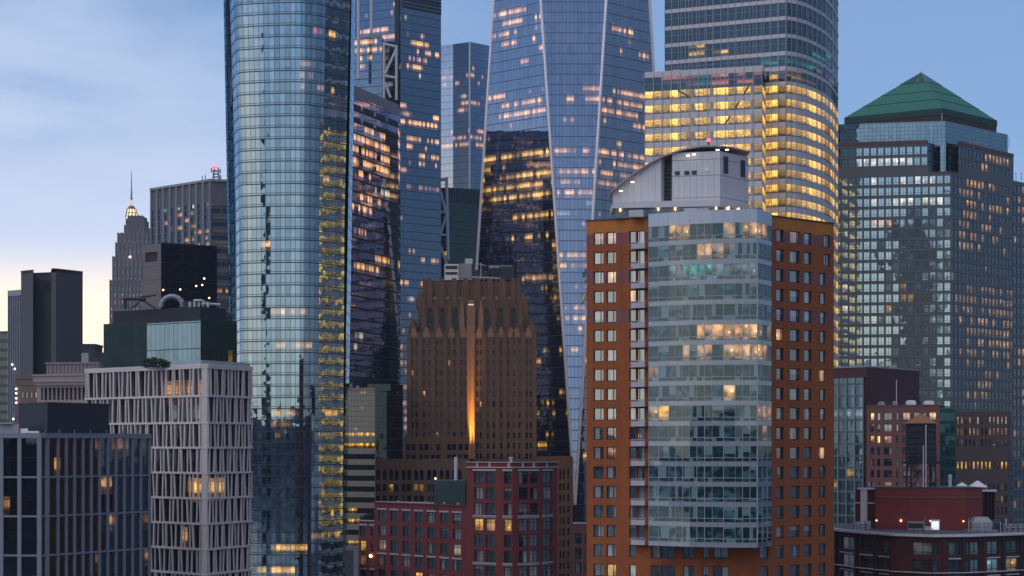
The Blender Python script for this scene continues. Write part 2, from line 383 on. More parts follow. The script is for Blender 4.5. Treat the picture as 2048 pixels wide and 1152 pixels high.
WARM = (1.0, 0.50, 0.17); YEL = (1.0, 0.56, 0.13); GOLD = (1.0, 0.52, 0.08); PINK = (1.0, 0.46, 0.27); WHT = (1.0, 0.86, 0.66)
COOL = (0.75, 0.9, 1.0); TEAL = (0.08, 0.42, 0.38); RED = (0.55, 0.16, 0.10)
M = {}
M['roof'] = matte('roof_membrane', (0.10, 0.10, 0.11))
M['dark_metal'] = matte('dark_metal', (0.03, 0.032, 0.036), rough=0.5, var=0.15)
M['black_panel'] = matte('black_panel', (0.022, 0.027, 0.034), rough=0.6, var=0.15)
M['grey_metal'] = matte('grey_metal', (0.30, 0.31, 0.33), rough=0.45, var=0.2, metal=0.2)
M['pale_metal'] = matte('pale_metal', (0.55, 0.56, 0.60), rough=0.4, var=0.12)
M['white_paint'] = matte('white_paint', (0.75, 0.74, 0.74), rough=0.5, var=0.1)
M['frame_dark'] = matte('window_frame_dark', (0.02, 0.02, 0.024), rough=0.5, var=0.1)
M['foliage'] = matte('foliage', (0.035, 0.06, 0.03), rough=0.8, var=0.7, scale=3)
M['lamp_warm'] = glow('lamp_warm', (1.0, 0.55, 0.25, 1), 5.0)
M['lamp_white'] = glow('lamp_white', (1.0, 0.9, 0.75, 1), 4.0)
M['lamp_red'] = glow('lamp_red', (1.0, 0.08, 0.12, 1), 4.0)
# ================================================================== SETTING
def ground():
    m, t = newmat('ground_asphalt')
    nz = t.n('ShaderNodeTexNoise', Vector=t.n('ShaderNodeNewGeometry').outputs['Position'], Scale=0.02, Detail=5.0)
    b = t.n('ShaderNodeBsdfPrincipled', Base_Color=t.mix(nz.outputs[0], (0.03, 0.032, 0.036, 1), (0.075, 0.075, 0.08, 1)), Roughness=0.9)
    t.n('ShaderNodeOutputMaterial', Surface=b.outputs[0])
    g = MB(); g.poly([(-15000, -15000, 0), (15000, -15000, 0), (15000, 15000, 0), (-15000, 15000, 0)])
    tag(g.build('ground', m), kind='structure')
    m, t = newmat('river_water')
    nz = t.n('ShaderNodeTexNoise', Vector=t.n('ShaderNodeNewGeometry').outputs['Position'], Scale=0.15, Detail=4.0)
    b = t.n('ShaderNodeBsdfPrincipled', Base_Color=(0.02, 0.035, 0.045, 1), Roughness=0.12,
            Normal=t.n('ShaderNodeBump', Strength=0.4, Distance=0.6, Height=nz.outputs[0]).outputs[0])
    t.n('ShaderNodeOutputMaterial', Surface=b.outputs[0])
    g = MB(); g.poly([(-6000, -1150, 0.05), (6000, -1150, 0.05), (6000, 190, 0.05), (-6000, 190, 0.05)])
    tag(g.build('river', m), kind='structure')
ground()
def far_shore():
    """the city across the river behind the camera: what the glass facades mirror"""
    rr = random.Random(11); g = MB()
    x = -2500.0
    while x < 2500:
        wd = rr.uniform(40, 90); hh = rr.choice([55, 75, 95, 120, 140, 150]) * rr.uniform(0.8, 1.05)
        y = -1220 - rr.uniform(0, 180); g.box(x, y - 40, 0, x + wd, y, hh); x += wd + rr.uniform(4, 30)
    g.box(-2700, -1440, 0, 2700, -1425, 104)  # unseen backing block, added to close bright sky gaps in the mirrored skyline
    for x, y, wd, hh in FAR_TOWERS: g.box(x - wd / 2, y - wd, 0, x + wd / 2, y, hh); g.box(x - wd / 4, y - wd * .75, hh, x + wd / 4, y - wd * .25, hh + 18); g.tube((x, y - wd / 2, hh + 18), (x, y - wd / 2, hh + 45), 1.6, 0.4)
    tag(g.build('far_shore_buildings', curtain('far_shore_facade', 3, 3.6, refl=0.15, base=(0.02, 0.025, 0.03), mcol=(0.03, 0.03, 0.035), mull=0.6, slab=0.9)),
        'dark mass of towers on the far bank, seen only mirrored in the glass facades', 'skyline', kind='stuff')
FAR_TOWERS = [(-285, -1230, 62, 395), (330, -1240, 40, 190)]
far_shore()
def back_prism(front, depth):
    """close a footprint: front polyline left to right, then straight back"""
    n = [(x, y + depth) for x, y in front]
    return list(front) + [n[-1], n[0]]
def rear(root, mat, pts, z0, z1):
    m = MB()
    for a, b in zip(pts, pts[1:]): wall_holes(m, Wall(a, b), z0, z1, [])
    m.build('rear_wall', mat, root)
# ================================================================== ORANGE APARTMENT TOWER
def orange_tower():
    root = thing('apartment_tower', (*P(1420, 315), 0), 'orange brick apartment tower with curved glass bay and grey vaulted roof shed', 'apartment building')
    zt, zb, fh = 124.9, 74.7, 3.03
    purple = (0.25, 0.085, 0.08); bands = []
    for k in (0, 2, 4): bands.append((zt - 1.75 - k * fh - fh * 0.72, zt - 1.75 - k * fh - 0.02, purple))
    bands.append((zt - 2.05, zt + 3, (0.50, 0.165, 0.032)))  # parapet: the brighter light at the top is put into the brick colour
    brick = matte('orange_brick', (0.32, 0.084, 0.021), var=0.5, scale=0.35, streak=0.45, bands=bands)
    WL = wp(1173, 312, 1297, 307.5); WR = wp(1543, 305, 1668, 316)
    WU = wp(1297, 307.5, 1500, 303.6); WV = wp(1500, 303.6, 1543, 305)
    WLL = Wall((WL.A.x + 1.5, 340), WL.A); WRR = Wall(WR.B, P(1663, 342))
    pane = panemat('apartment_pane', share=0.45, refl=0.34, cloth=(0.5, 0.5, 0.47)); fr = M['frame_dark']
    R = [(1213, 532, 1235, 572, 1, WARM, 0.9), (1255, 570, 1275, 615, 1, WARM, .8), (1184, 460, 1300, 490, .5, PINK, .35), (1205, 1120, 1235, 1160, 1, GOLD, 1.0),
         (1205, 885, 1235, 925, .7, WARM, .25), (1553, 645, 1572, 685, 1, WARM, .6), (1637, 735, 1652, 775, 1, WARM, .35), (1637, 885, 1652, 925, 1, WARM, .9), (1576, 455, 1600, 490, 1, PINK, .25),
         (1256, 1120, 1280, 1160, 1, COOL, .35)]
    wins = Windows(root, pane, fr, fw=0.12, depth=0.3, split=True)
    body = MB()
    def cols(W, pxs, floors, lo=1.0, hi=2.92, vb=()):
        hs = []
        for k in floors:
            f0 = zt - 1.75 - (k + 1) * fh
            for i, (a, b) in enumerate(pxs):
                u0, u1 = W.u(a), W.u(b)
                if f0 + lo < 2: continue
                hs.append((u0, u1, f0 + lo, f0 + hi)); wins.add(W, u0, u1, f0 + lo, f0 + hi, R=R, vb=vb)
        return hs
    nfl = 24; fl = range(nfl)
    hl = cols(WL, [(1187, 1207), (1213, 1232)], fl, vb=(0.68,)) + cols(WL, [(1258.5, 1271.5)], fl)
    hd = cols(WL, [(1273.5, 1289)], range(16), lo=0.25, vb=(0.3,))
    wall_holes(body, WL, 0, zt, hl + hd, 0.3)
    hr = cols(WR, [(1553, 1568), (1624, 1624.01)][:1], fl, vb=(0.75,)) + cols(WR, [(1580, 1600), (1608.5, 1624)], fl, vb=(0.8,)) + cols(WR, [(1638, 1652)], range(2, nfl), vb=(0.3,)) + cols(WR, [(1648, 1661)], range(2), vb=(0.5,))
    wall_holes(body, WR, 0, zt, hr, 0.3)
    low = range(16, nfl)
    hu = cols(WU, [(1286 + 16, 1306 + 14), (1322, 1350), (1366, 1388), (1405, 1417), (1426, 1457)], low, vb=(0.5,))
    wall_holes(body, WU, 0, zb + .2, hu, 0.3)
    hv = cols(WV, [(1521, 1537)], low)
    wall_holes(body, WV, 0, zb + .2, hv, 0.3)
    for W in (WLL, WRR): wall_holes(body, W, 0, zt, [], 0.3)
    body.poly([WLL.pt(0, 0, zt), WL.pt(0, 0, zt), WL.pt(WL.L, 0, zt), WR.pt(0, 0, zt), WR.pt(WR.L, 0, zt), WRR.pt(WRR.L, 0, zt)][::1])
    Wb = Wall(WRR.B, WLL.A); wall_holes(body, Wb, 0, zt, [], .2)
    body.build('brick_wall', brick, root)
    wins.done()
    for W in (WL, WR): cp = MB(); cp.bar(W, -0.1, W.L, zt, zt + 0.18, -0.5, 0.12); cp.build('coping', M['dark_metal'], root)
    # balconies
    slabm = matte('balcony_grey', (0.46, 0.45, 0.50), rough=0.5, var=0.1)
    for k in range(16):
        f0 = zt - 1.75 - (k + 1) * fh
        b = MB(); u0, u1 = WL.u(1269), WL.u(1296.5)
        b.bar(WL, u0, u1, f0 + 0.0, f0 + 0.12, 0.002, 1.45)
        b.bar(WL, u0, u1, f0 + 0.12, f0 + 0.78, 1.38, 1.45); b.bar(WL, u0, u0 + 0.07, f0 + 0.12, f0 + 0.78, 0.01, 1.37)
        o = b.build('balcony', slabm, root)
        r = MB(); r.bar(WL, u0, u1, f0 + 1.02, f0 + 1.08, 1.38, 1.44)
        for i in range(7):
            u = u0 + (u1 - u0 - .05) * i / 6; r.bar(WL, u, u + 0.04, f0 + 0.78, f0 + 1.02, 1.39, 1.43)
        r.build('railing', M['pale_metal'], o)
    # curved glass bay
    front = [P(1297, 304.6), P(1338, 302.4), P(1379, 300.6), P(1424, 299.3), P(1470, 298.4), P(1515, 298.0), P(1543.5, 303.6)]
    segs = [Wall(front[i], front[i + 1]) for i in range(6)]
    bay_g = panemat('bay_glass', dark=(0.012, 0.028, 0.033), cloth=(0.20, 0.31, 0.33), share=0.30, refl=0.09, tint=(0.74, 0.92, 0.96), wob=0.004, fres=.35)
    spand = curtain('bay_spandrel', 1.3, 3.03, base=(0.27, 0.29, 0.33), refl=0.10, mull=0.05, mcol=(0.34, 0.35, 0.37), slab=0.05, wob=0.004, var=.1)
    mm = matte('bay_mullion', (0.42, 0.44, 0.47), rough=0.4, var=0.05)
    inner = matte('bay_interior_white', (0.62, 0.64, 0.64), var=.1)
    BR = [(1340, 446, 1386, 482, .95, WARM, .55), (1413, 446, 1536, 470, .85, WARM, .58), (1400, 486, 1458, 522, .95, WARM, .6), (1458, 486, 1480, 522, .5, PINK, .2),
          (1372, 528, 1425, 560, 1, TEAL, .55), (1425, 528, 1516, 560, .9, COOL, .16), (1340, 528, 1372, 560, 1, COOL, .12), (1395, 648, 1516, 684, .97, WARM, .78), (1355, 690, 1382, 722, .7, WARM, .5), (1400, 690, 1540, 722, .95, WARM, .72),
          (1310, 812, 1331, 842, 1, GOLD, 1.05), (1297, 812, 1310, 850, 1, WARM, .5), (1452, 780, 1463, 800, 1, WARM, .9), (1515, 810, 1540, 850, .9, PINK, .45), (1515, 650, 1540, 690, .6, WARM, .3), (1303, 730, 1325, 765, .8, WARM, .18), (1515, 855, 1540, 880, .5, PINK, .25)]
    for k in range(16):
        f0 = zb + (15 - k) * fh
        band = MB(); mu = MB(); sp = MB()
        for si, W in enumerate(segs):
            n = 3 if si in (1, 2, 4, 5) else 2
            for i in range(n):
                a, b = W.L * i / n, W.L * (i + 1) / n
                L = litval(W.pt((a + b) / 2, 0, f0 + 1.9), BR)
                L2 = (L[0] * .35, L[1] * .35, L[2] * .35, random.random())
                for (c, e, LL) in ((f0 + 0.72, f0 + 1.28, L2), (f0 + 1.28, f0 + fh, L)):
                    band.poly([W.pt(a, -.05, c), W.pt(b, -.05, c), W.pt(b, -.05, e), W.pt(a, -.05, e)], uv=[(0, 0), (1, 0), (1, 1), (0, 1)], lit=LL)
                mu.bar(W, a - .03 if i else a, a + .04, f0 + .72, f0 + fh, -.1, .03)
            mu.bar(W, 0.04, W.L, f0 + 1.25, f0 + 1.32, -.1, .02)
            facade(sp, W, f0, f0 + 0.72, 1.05, 3.03, zref=f0, d=0.0)
            sp.poly([W.pt(0, 0, f0 + .72), W.pt(W.L, 0, f0 + .72), W.pt(W.L, -.1, f0 + .72), W.pt(0, -.1, f0 + .72)])
        o = band.build('window_band', bay_g, root); mu.build('mullion', mm, o)
        sp.build('spandrel', spand, root)
    # side return, soffit, parapet of the bay
    s = MB()
    back = [P(1543.4, 305.1), P(1297.2, 307.6)]
    s.poly([(*p, zb) for p in reversed(front + back)])
    Ws = Wall(P(1297, 307.4), front[0]); s.poly([Ws.pt(0, 0, zb), Ws.pt(Ws.L, 0, zb), Ws.pt(Ws.L, 0, zt), Ws.pt(0, 0, zt)])
    s.build('bay_soffit', matte('bay_soffit_panel', (0.25, 0.26, 0.28)), root)
    s = MB(); pm = curtain('bay_parapet', 2.15, 3.0, base=(0.42, 0.44, 0.50), refl=0.12, mull=0.05, mcol=(0.2, 0.21, 0.23), slab=0.04, rough=.15, wob=.003, var=.1)
    f1 = zb + 16 * fh
    for W in segs: facade(s, W, f1, zt + .25, 2.15, 3.0, zref=f1 - .3, d=.02)
    s.poly([(*p, zt + .25) for p in front + back])
    s.build('bay_parapet', pm, root)
    # ---- roof shed with the vaulted roof (its own part)
    pm = matte('shed_panel', (0.60, 0.58, 0.60), rough=0.55, var=0.14, streak=0.2)
    shed = MB(); W = wp(1345, 311, 1440, 309); W2 = wp(1440, 309, 1497, 316)
    def z(py, Y): return ZZ(py, Y)
    zbse = zt + .1
    sh0 = z(405, 309)
    shed.prism([W.xy(0), W.xy(W.L), W2.xy(W2.L), (W2.B.x - 6, W2.B.y + 6), (W.A.x, W.A.y + 10)], sh0, z(302, 309))
    WS = wp(1226, 314.5, 1322, 311.6)
    arc = [(1226, 379), (1250, 359), (1275, 342), (1300, 326), (1322, 316)]
    pts = [(WS.u(px), z(py, 313)) for px, py in arc]
    lo = [WS.pt(u, 0, sh0) for u, _ in (pts[0], pts[-1])]
    fpoly = [lo[0], lo[1]] + [WS.pt(u, 0, zz - .25) for u, zz in reversed(pts)]
    shed.poly(fpoly)
    e = WS.L; shed.poly([WS.pt(e, 0, sh0), WS.pt(e, -8, sh0), WS.pt(e, -8, pts[-1][1]), WS.pt(e, 0, pts[-1][1] - .25)])
    shed.poly([WS.pt(0, -8, sh0), WS.pt(0, 0, sh0), WS.pt(0, 0, pts[0][1] - .25), WS.pt(0, -8, pts[0][1] - .25)])
    shd = shed.build('roof_shed', pm, root)
    ln = MB()
    for zz in (z(318, 309), z(350, 309), z(394, 309)):
        ln.bar(W, 0, W.L + .02, zz, zz + .07, 0.0, .03); ln.bar(W2, 0, W2.L, zz, zz + .07, 0.0, .03)
    for px in (1357, 1369, 1381, 1393, 1405, 1417, 1429):
        u = W.u(px); ln.bar(W, u, u + .03, sh0, z(318, 309), 0, .012)
    for px in (1240, 1254, 1268, 1282, 1296, 1310):
        u = WS.u(px); zz = [q for q in pts if q[0] >= u][0][1] - .8; ln.bar(WS, u, u + .03, sh0, zz, 0, .012)
    ln.build('panel_joint', matte('panel_joint_grey', (0.22, 0.22, 0.25)), shd)
    for px in (1350, 1369, 1384):
        b = MB(); u = W.u(px); b.bar(W, u, u + .75, z(347, 309), z(339.5, 309), 0, .12); b.build('vent', M['dark_metal'], shd)
    b = MB(); u = W.u(1410); b.bar(W, u, u + .65, z(341, 309), z(335, 309), 0, .1); b.build('vent', M['white_paint'], shd)
    for px in (1447, 1481):
        b = MB(); u = W2.u(px); b.bar(W2, u, u + (W2.u(px + 9) - u), z(350, 312), z(316, 312), 0, .06); b.build('louver', M['dark_metal'], shd)
    b = MB(); Wd = wp(1322, 313.5, 1345, 313); b.bar(Wd, 0, Wd.L, sh0, z(318, 312), -.5, 0)
    for i in range(9): zz = sh0 + .5 + i * .62; b.bar(Wd, .05, Wd.L - .05, zz, zz + .3, 0, .25)
    b.build('louver_bay', M['dark_metal'], shd)
    arc2 = [(1222, 381.5), (1250, 358), (1275, 340), (1300, 324), (1325, 311), (1350, 302), (1375, 295), (1400, 291), (1430, 290), (1460, 293), (1500, 302)]
    rf = MB(); Wr = wp(1222, 313.6, 1500, 306.9)
    q = []
    for px, py in sorted(arc2 + [(1442, 290.6)]):
        y = 313.2 - (px - 1222) * 4.9 / 220 if px <= 1442 else 308.3 + (px - 1442) * 6.8 / 58
        q.append((P(px, y)[0], y, ZZ(py, y), 11.0 if px <= 1442 else 11.0 - (px - 1442) * 6 / 58))
    for (xa, ya, za_, da), (xb, yb, zb_, db) in zip(q, q[1:]):
        rf.hexa([(xa, ya, za_ - .22), (xb, yb, zb_ - .22), (xb, yb + db, zb_ - .22), (xa, ya + da, za_ - .22)], [(xa, ya, za_), (xb, yb, zb_), (xb, yb + db, zb_), (xa, ya + da, za_)])
    rf.build('vaulted_roof', matte('shed_roof_metal', (0.36, 0.33, 0.33), rough=.5), shd)
    for px, py in ((1240, 374), (1263, 357), (1374, 308), (1386, 306.5), (1433, 299.5), (1452, 300)):
        b = MB(); u = Wr.u(px); b.bar(Wr, u, u + .5, z(py + 1.3, 308), z(py - .8, 308), .3, .48); b.build('eave_lamp', M['lamp_white'], shd)
    # plinth of the shed, with wall lamps
    pl = MB(); Wp = wp(1226, 308.5, 1440, 305.8); Wq = wp(1440, 305.8, 1500, 312)
    zp = z(414, 307)
    pl.prism([Wp.xy(0), Wp.xy(Wp.L), Wq.xy(Wq.L), (Wq.B.x, Wq.B.y + 8), (Wp.A.x, Wp.A.y + 9)], zp, sh0 + .02)
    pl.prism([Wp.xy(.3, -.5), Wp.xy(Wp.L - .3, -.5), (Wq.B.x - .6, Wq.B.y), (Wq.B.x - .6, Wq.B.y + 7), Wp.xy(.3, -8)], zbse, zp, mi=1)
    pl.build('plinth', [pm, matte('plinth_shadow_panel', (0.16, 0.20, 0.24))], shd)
    for px in (1240, 1316, 1350, 1432):
        u = Wp.u(px)
        b = MB(); b.bar(Wp, u - .12, u + .12, z(420, 307), z(415, 307), -.45, -.2); b.build('wall_lamp', M['lamp_warm'], shd)
    for px in (1457, 1477):
        u = Wq.u(px); b = MB(); b.bar(Wq, u - .12, u + .12, z(419, 307), z(412, 307), -.3, 0.1); b.build('wall_lamp', M['lamp_warm'], shd)
    b = MB(); u = Wr.u(1409); x, y = Wr.xy(u, -3); zz = z(291, 310)
    b.tube((x, y, zz - .6), (x, y, zz + .9), .12); bo = b.build('beacon_post', M['dark_metal'], shd)
    b = MB(); b.ball((x, y, zz + 1.15), .33); b.build('beacon', M['lamp_red'], bo)
    # roof equipment behind the parapet
    b = MB(); W5 = wp(1258, 306.5, 1286, 306); b.bar(W5, 0, W5.L, zt + .05, zt + 1.1, -1.5, 0); 
    for i in range(8): b.bar(W5, .15 + i * .25, .25 + i * .25, zt + .2, zt + 1.0, 0, .05)
    b.build('condenser', M['pale_metal'], root)
    b = MB(); W5 = wp(1368, 303, 1418, 302.6); b.bar(W5, 0, W5.L, zt + .3, zt + 1.0, -1.2, 0); b.build('condenser', M['pale_metal'], root)
    b = MB(); W5 = wp(1300, 304.8, 1500, 299.5)
    b.bar(W5, 0, W5.L, zt + .95, zt + 1.02, -.5, -.43)
    for i in range(16): b.bar(W5, i * W5.L / 15.01, i * W5.L / 15.01 + .04, zt + .25, zt + .95, -.49, -.45)
    b.build('roof_railing', M['grey_metal'], root)
orange_tower()
# ================================================================== DARK GRID OFFICE BLOCK (left front)
def grid_block():
    root = thing('office_block', (*P(84, 305), 0), 'dark glass block with pale vertical bars and black roof plant room, bottom left', 'office building')
    WA = Wall(P(-60, 301.5), P(84, 300)); WB = wp(84, 300, 300, 322)
    zt = ZZ(866, 300); fh = 5.88; top = ZZ(876, 300)
    g = curtain('grid_block_glass', 1.32, 2.94, base=(0.008, 0.010, 0.013), refl=0.05, tint=(.6, .75, .9), mull=0.02, slab=0.05, mcol=(.02, .022, .026), wob=.01, scol=(.018, .02, .024), lo=.1, hi=1.1)
    R = [(95, 905, 115, 935, 1, WARM, 1.0), (30, 905, 52, 930, .3, COOL, .12), (185, 955, 230, 985, .75, WARM, .45), (60, 980, 70, 1005, .9, WHT, .6), (5, 1010, 18, 1030, .8, WARM, .5), (55, 1060, 78, 1085, .8, WARM, .35),
         (205, 1030, 232, 1055, .7, WARM, .4), (180, 1105, 200, 1135, .8, WARM, .4), (280, 1015, 298, 1045, 1, WARM, .6), (275, 1095, 298, 1120, 1, WARM, .55), (195, 1060, 220, 1085, .5, WARM, .2), (185, 895, 300, 930, .5, PINK, .14), (190, 870, 300, 895, .3, PINK, .08), (0, 890, 300, 1152, .05, WARM, .25)]  # faint pink panes imitate a brownish reflection by glow
    m = MB(); facade(m, WA, 0, zt, 1.32, 2.94, R, zref=top - 60 * 2.94); facade(m, WB, 0, zt, 1.32, 2.94, R, zref=top - 60 * 2.94, uoff=50)
    m.build('curtain_wall', g, root)
    cm = matte('bar_concrete', (0.22, 0.235, 0.275), var=.2, rough=.7)
    for pxs, W in (((-30, 4, 40, 80), WA), ((93, 114.5, 131, 147.5, 164.5, 181, 197.5, 214, 230.5, 247, 263.5, 280, 297.5), WB)):
        for i, px in enumerate(pxs):
            wd = .2 if W is WB else .3
            if px == 80: wd = .36
            if px == 93: wd = .32
            b = MB(); u = W.u(px); b.bar(W, max(0, u - wd), min(W.L, u + wd), 0, top, 0, .32); b.build('pier', cm, root)
    for k in range(14):
        z = top - k * fh
        b = MB()
        if k == 0: b.bar(WA, 0, WA.L, z, z + .75, -.3, .4); b.bar(WB, 0, WB.L, z, z + .75, -.3, .4)
        else: b.bar(WA, 0, WA.L, z - .14, z + .14, 0, .24); b.bar(WB, 0, WB.L, z - .14, z + .14, 0, .24)
        b.build('floor_beam', cm, root)
    pts = [WA.xy(0), WA.xy(WA.L), WB.xy(WB.L), (WB.B.x - 10, WB.B.y + 18), (WA.A.x, WA.A.y + 30)]
    b = MB(); b.poly([(*p, top + .7) for p in pts]); b.build('roof', M['roof'], root); rear(root, cm, [pts[2], pts[3], pts[4], pts[0]], 0, top + .7)
    b = MB(); p = [P(37, 318), P(95, 306), P(218, 320), P(170, 330)]
    b.prism(p, top, ZZ(805.5, 306)); pr = b.build('plant_room', M['black_panel'], root)
    b = MB(); p = inset(p, -.15); b.prism(p, ZZ(805.5, 306), ZZ(804, 306)); b.build('coping', M['dark_metal'], pr)
    b = MB(); b.prism([P(0, 308), P(38, 306), P(38, 314), P(0, 314)], top, ZZ(848, 306)); b.prism([P(-2, 307), P(24, 306), P(24, 312), P(0, 312)], ZZ(848, 306), ZZ(845, 306)); b.build('air_handler', M['grey_metal'], root)
    b = MB(); b.prism([P(41, 303), P(56, 303), P(56, 304.5), P(41, 304.5)], top, ZZ(857, 303)); b.prism([P(50, 302.5), P(78, 302.5), P(78, 303.5), P(50, 303.5)], top, ZZ(862, 303)); b.build('duct', M['white_paint'], root)
    for px in (92, 120, 150, 182, 214, 246, 278):
        b = MB(); u = WB.u(px); x, y = WB.xy(u, -.1); b.tube((x, y, top + .75), (x, y, top + 1.3), .05); b.build('roof_anchor', M['grey_metal'], root)
grid_block()
# ================================================================== WHITE LATTICE TOWER
def lattice_tower():
    root = thing('office_tower', (*P(410, 348), 0), 'pale pink stone lattice tower with staggered vertical fins and a green glass penthouse on top', 'office building')
    WA = wp(170, 364, 402, 340.6); WC = wp(402, 340.6, 416, 340.6); WB = wp(416, 340.6, 505, 354)
    zt = ZZ(733, 340); g = curtain('lattice_glass', 1.5, 4.2, base=(0.008, 0.007, 0.008), refl=0.03, fres=.15, tint=(.8, .85, .95), mull=.05, slab=.1, wob=.012, mcol=(.03, .03, .035))
    R = [(320, 772, 345, 790, .9, WARM, .35), (345, 772, 410, 790, .9, WARM, .5), (375, 975, 412, 1000, .95, YEL, .95), (412, 975, 445, 1000, .7, YEL, .6), (360, 1075, 380, 1095, .8, WARM, .5), (340, 1100, 360, 1115, .8, WARM, .4), (290, 795, 410, 842, .65, COOL, .22), (416, 800, 500, 900, .18, WARM, .22), (300, 850, 410, 870, .35, COOL, .12), (300, 740, 505, 1152, .06, WARM, .25), (470, 905, 500, 945, .6, WARM, .22)]
    rows = [733, 790, 844, 894, 945, 996, 1047, 1098, 1148, 1199, 1250, 1301, 1352]; zs = [ZZ(r, 340) for r in rows]
    m = MB()
    for W, o in ((WA, 0), (WC, 40), (WB, 60)): facade(m, W, 0, zt, 1.5, 4.2, R, d=-.55, zref=zs[-1] - 8 * 4.2, uoff=o)
    m.build('curtain_wall', g, root)
    cm = matte('lattice_stone', (0.70, 0.60, 0.58), var=.18, rough=.75)
    rr = random.Random(3)
    for k in range(len(zs) - 1):
        z1, z0 = zs[k], zs[k + 1]
        b = MB()
        for W in (WA, WC, WB): b.bar(W, 0, W.L, z1 - .3, z1 + .06, -.55, .12)
        b.build('floor_band', cm, root)
        f = MB()
        for W, pit in ((WA, 1.56), (WB, 1.56)):
            u = .05 + .35 * (k % 2); i = k
            while u < W.L - .3:
                wd = (.27, .32, .23)[i % 3]
                sk = (.22, -.12, .0, -.25, .14)[(i + 2 * k) % 5]; d1 = (.0, .08, -.05)[(i + k) % 3]
                qa = [W.xy(u, d1), W.xy(u + wd, d1), W.xy(u + wd, -.22), W.xy(u, -.22)]; us = min(max(u + sk, .02), W.L - wd - .02)
                qb = [W.xy(us, d1), W.xy(us + wd, d1), W.xy(us + wd, -.22), W.xy(us, -.22)]
                f.hexa([(*p, z0 + .06) for p in qa], [(*p, z1 - .3) for p in qb])
                u += wd + ((.62, 1.25, .8, 1.35)[i % 4] if W is WA else (.5, 1.1, .62, 1.15)[i % 4]); i += 1
        f.bar(WC, .1, WC.L - .1, z0 + .06, z1 - .3, -.5, .05)
        f.build('fin_row', cm, root)
    b = MB()
    for W in (WA, WC, WB): b.bar(W, 0, W.L, zt + .06, zt + .5, -.5, .15)
    b.build('parapet', cm, root)
    pts = [WA.xy(0, -.4), WA.xy(WA.L, -.4), WB.xy(0, -.4), WB.xy(WB.L, -.4), (WB.B.x - 8, WB.B.y + 26), (WA.A.x + 4, WA.A.y + 22)]
    b = MB(); b.poly([(*p, zt + .1) for p in pts]); b.build('roof', M['roof'], root); rear(root, cm, [pts[3], pts[4], pts[5], pts[0]], 0, zt + .1)
    # glass penthouse
    za, zb = zt + .1, ZZ(640, 350)
    PA = wp(207, 366, 402, 350); PB = wp(402, 350, 474, 358)
    gg = curtain('penthouse_glass', 1.15, 4.6, base=(0.01, 0.016, 0.016), refl=0.03, fres=.12, tint=(.50, .78, .70), mull=.06, slab=.14, mcol=(.012, .02, .02), wob=.02, wave=.03)
    m = MB(); R2 = [(402, 640, 474, 730, .22, GOLD, .22), (208, 640, 300, 725, .03, WARM, .2)]
    facade(m, PA, za, zb, 1.15, 4.6, R2, zref=za - 1.2); facade(m, PB, za, zb, 1.15, 4.6, R2, zref=za - 1.2, uoff=30)
    ph = m.build('penthouse', gg, root)
    m = MB(); facade(m, PA, za + .4, zb - .1, 1.15, 4.6, None, zref=za - 1.2, d=.03, u0=PA.u(294), u1=PA.L - .05)  # paler, shinier sheet laid over the dark glass to imitate a mottled reflection
    m.build('pale_reflection', curtain('penthouse_reflection_glass', 1.15, 4.6, base=(.09, .13, .12), refl=.30, tint=(.70, .88, .82), mull=.06, slab=.14, mcol=(.015, .03, .03), wob=.02, wave=.05), ph)
    b = MB(); pp = [PA.xy(0), PA.xy(PA.L), PB.xy(PB.L), (PB.B.x - 6, PB.B.y + 12), (PA.A.x, PA.A.y + 12)]
    b.prism(pp, zb, zb + .25); b.build('coping', M['dark_metal'], ph); rear(root, M['black_panel'], [pp[2], pp[3], pp[4], pp[0]], za, zb)
    b = MB(); cp = [P(226, 368), P(400, 355), P(453, 361), P(440, 372), P(240, 376)]; zc = ZZ(613, 355)
    b.prism(cp, zb + .25, zc); cap = b.build('plant_screen', M['black_panel'], ph)
    b = MB(); b.prism([P(358, 360), P(396, 358), P(396, 363), P(358, 364)], zc, ZZ(603, 360)); b.build('chiller', M['dark_metal'], cap)
    b = MB(); a = P(352, 360)
    for i in range(5):
        px = 380 + i * 9; x, y = P(px, 357); b.tube((x, y, zc), (x, y, zc + 1.0 + .3 * (i % 2)), .22)
    x, y = P(388, 356.5); x2, y2 = P(404, 356.5); b.tube((x, y, zc + 1.2), (x2, y2, zc + 1.2), .2); x3, y3 = P(440, 359); b.tube((x2, y2, zc + .6), (x3, y3, zc + .6), .25)
    b.build('pipework', M['pale_metal'], cap)
    b = MB(); x, y = P(344, 360); pts = [(x + 2.0 * math.cos(t), zc + .3 + 1.9 * math.sin(t)) for t in [math.pi * i / 8 for i in range(9)]]
    for (xa, zaa), (xb, zbb) in zip(pts, pts[1:]): b.tube((xa, y, zaa), (xb, y, zbb), .45)
    b.build('duct_bend', M['grey_metal'], cap)
    b = MB(); x0, y0 = P(250, 361)
    b.tube((x0, y0, zc), (x0, y0, ZZ(596, 361)), .35)
    b.tube((*P(246, 361), ZZ(597, 361)), (*P(292, 361), ZZ(598, 361)), .3); b.tube((*P(276, 361), ZZ(595, 361)), (*P(312, 361), ZZ(590, 361)), .18)
    b.tube((*P(262, 361), zc), (*P(285, 361), ZZ(600, 361)), .15); b.tube((*P(312, 361), zc), (*P(285, 361), ZZ(600, 361)), .15)
    tag(b.build('window_cleaning_rig', M['dark_metal']), 'dark window cleaning rig with a long boom on the roof of the green glass penthouse', 'roof rig')
    # roof garden shrubs
    rr = random.Random(5)
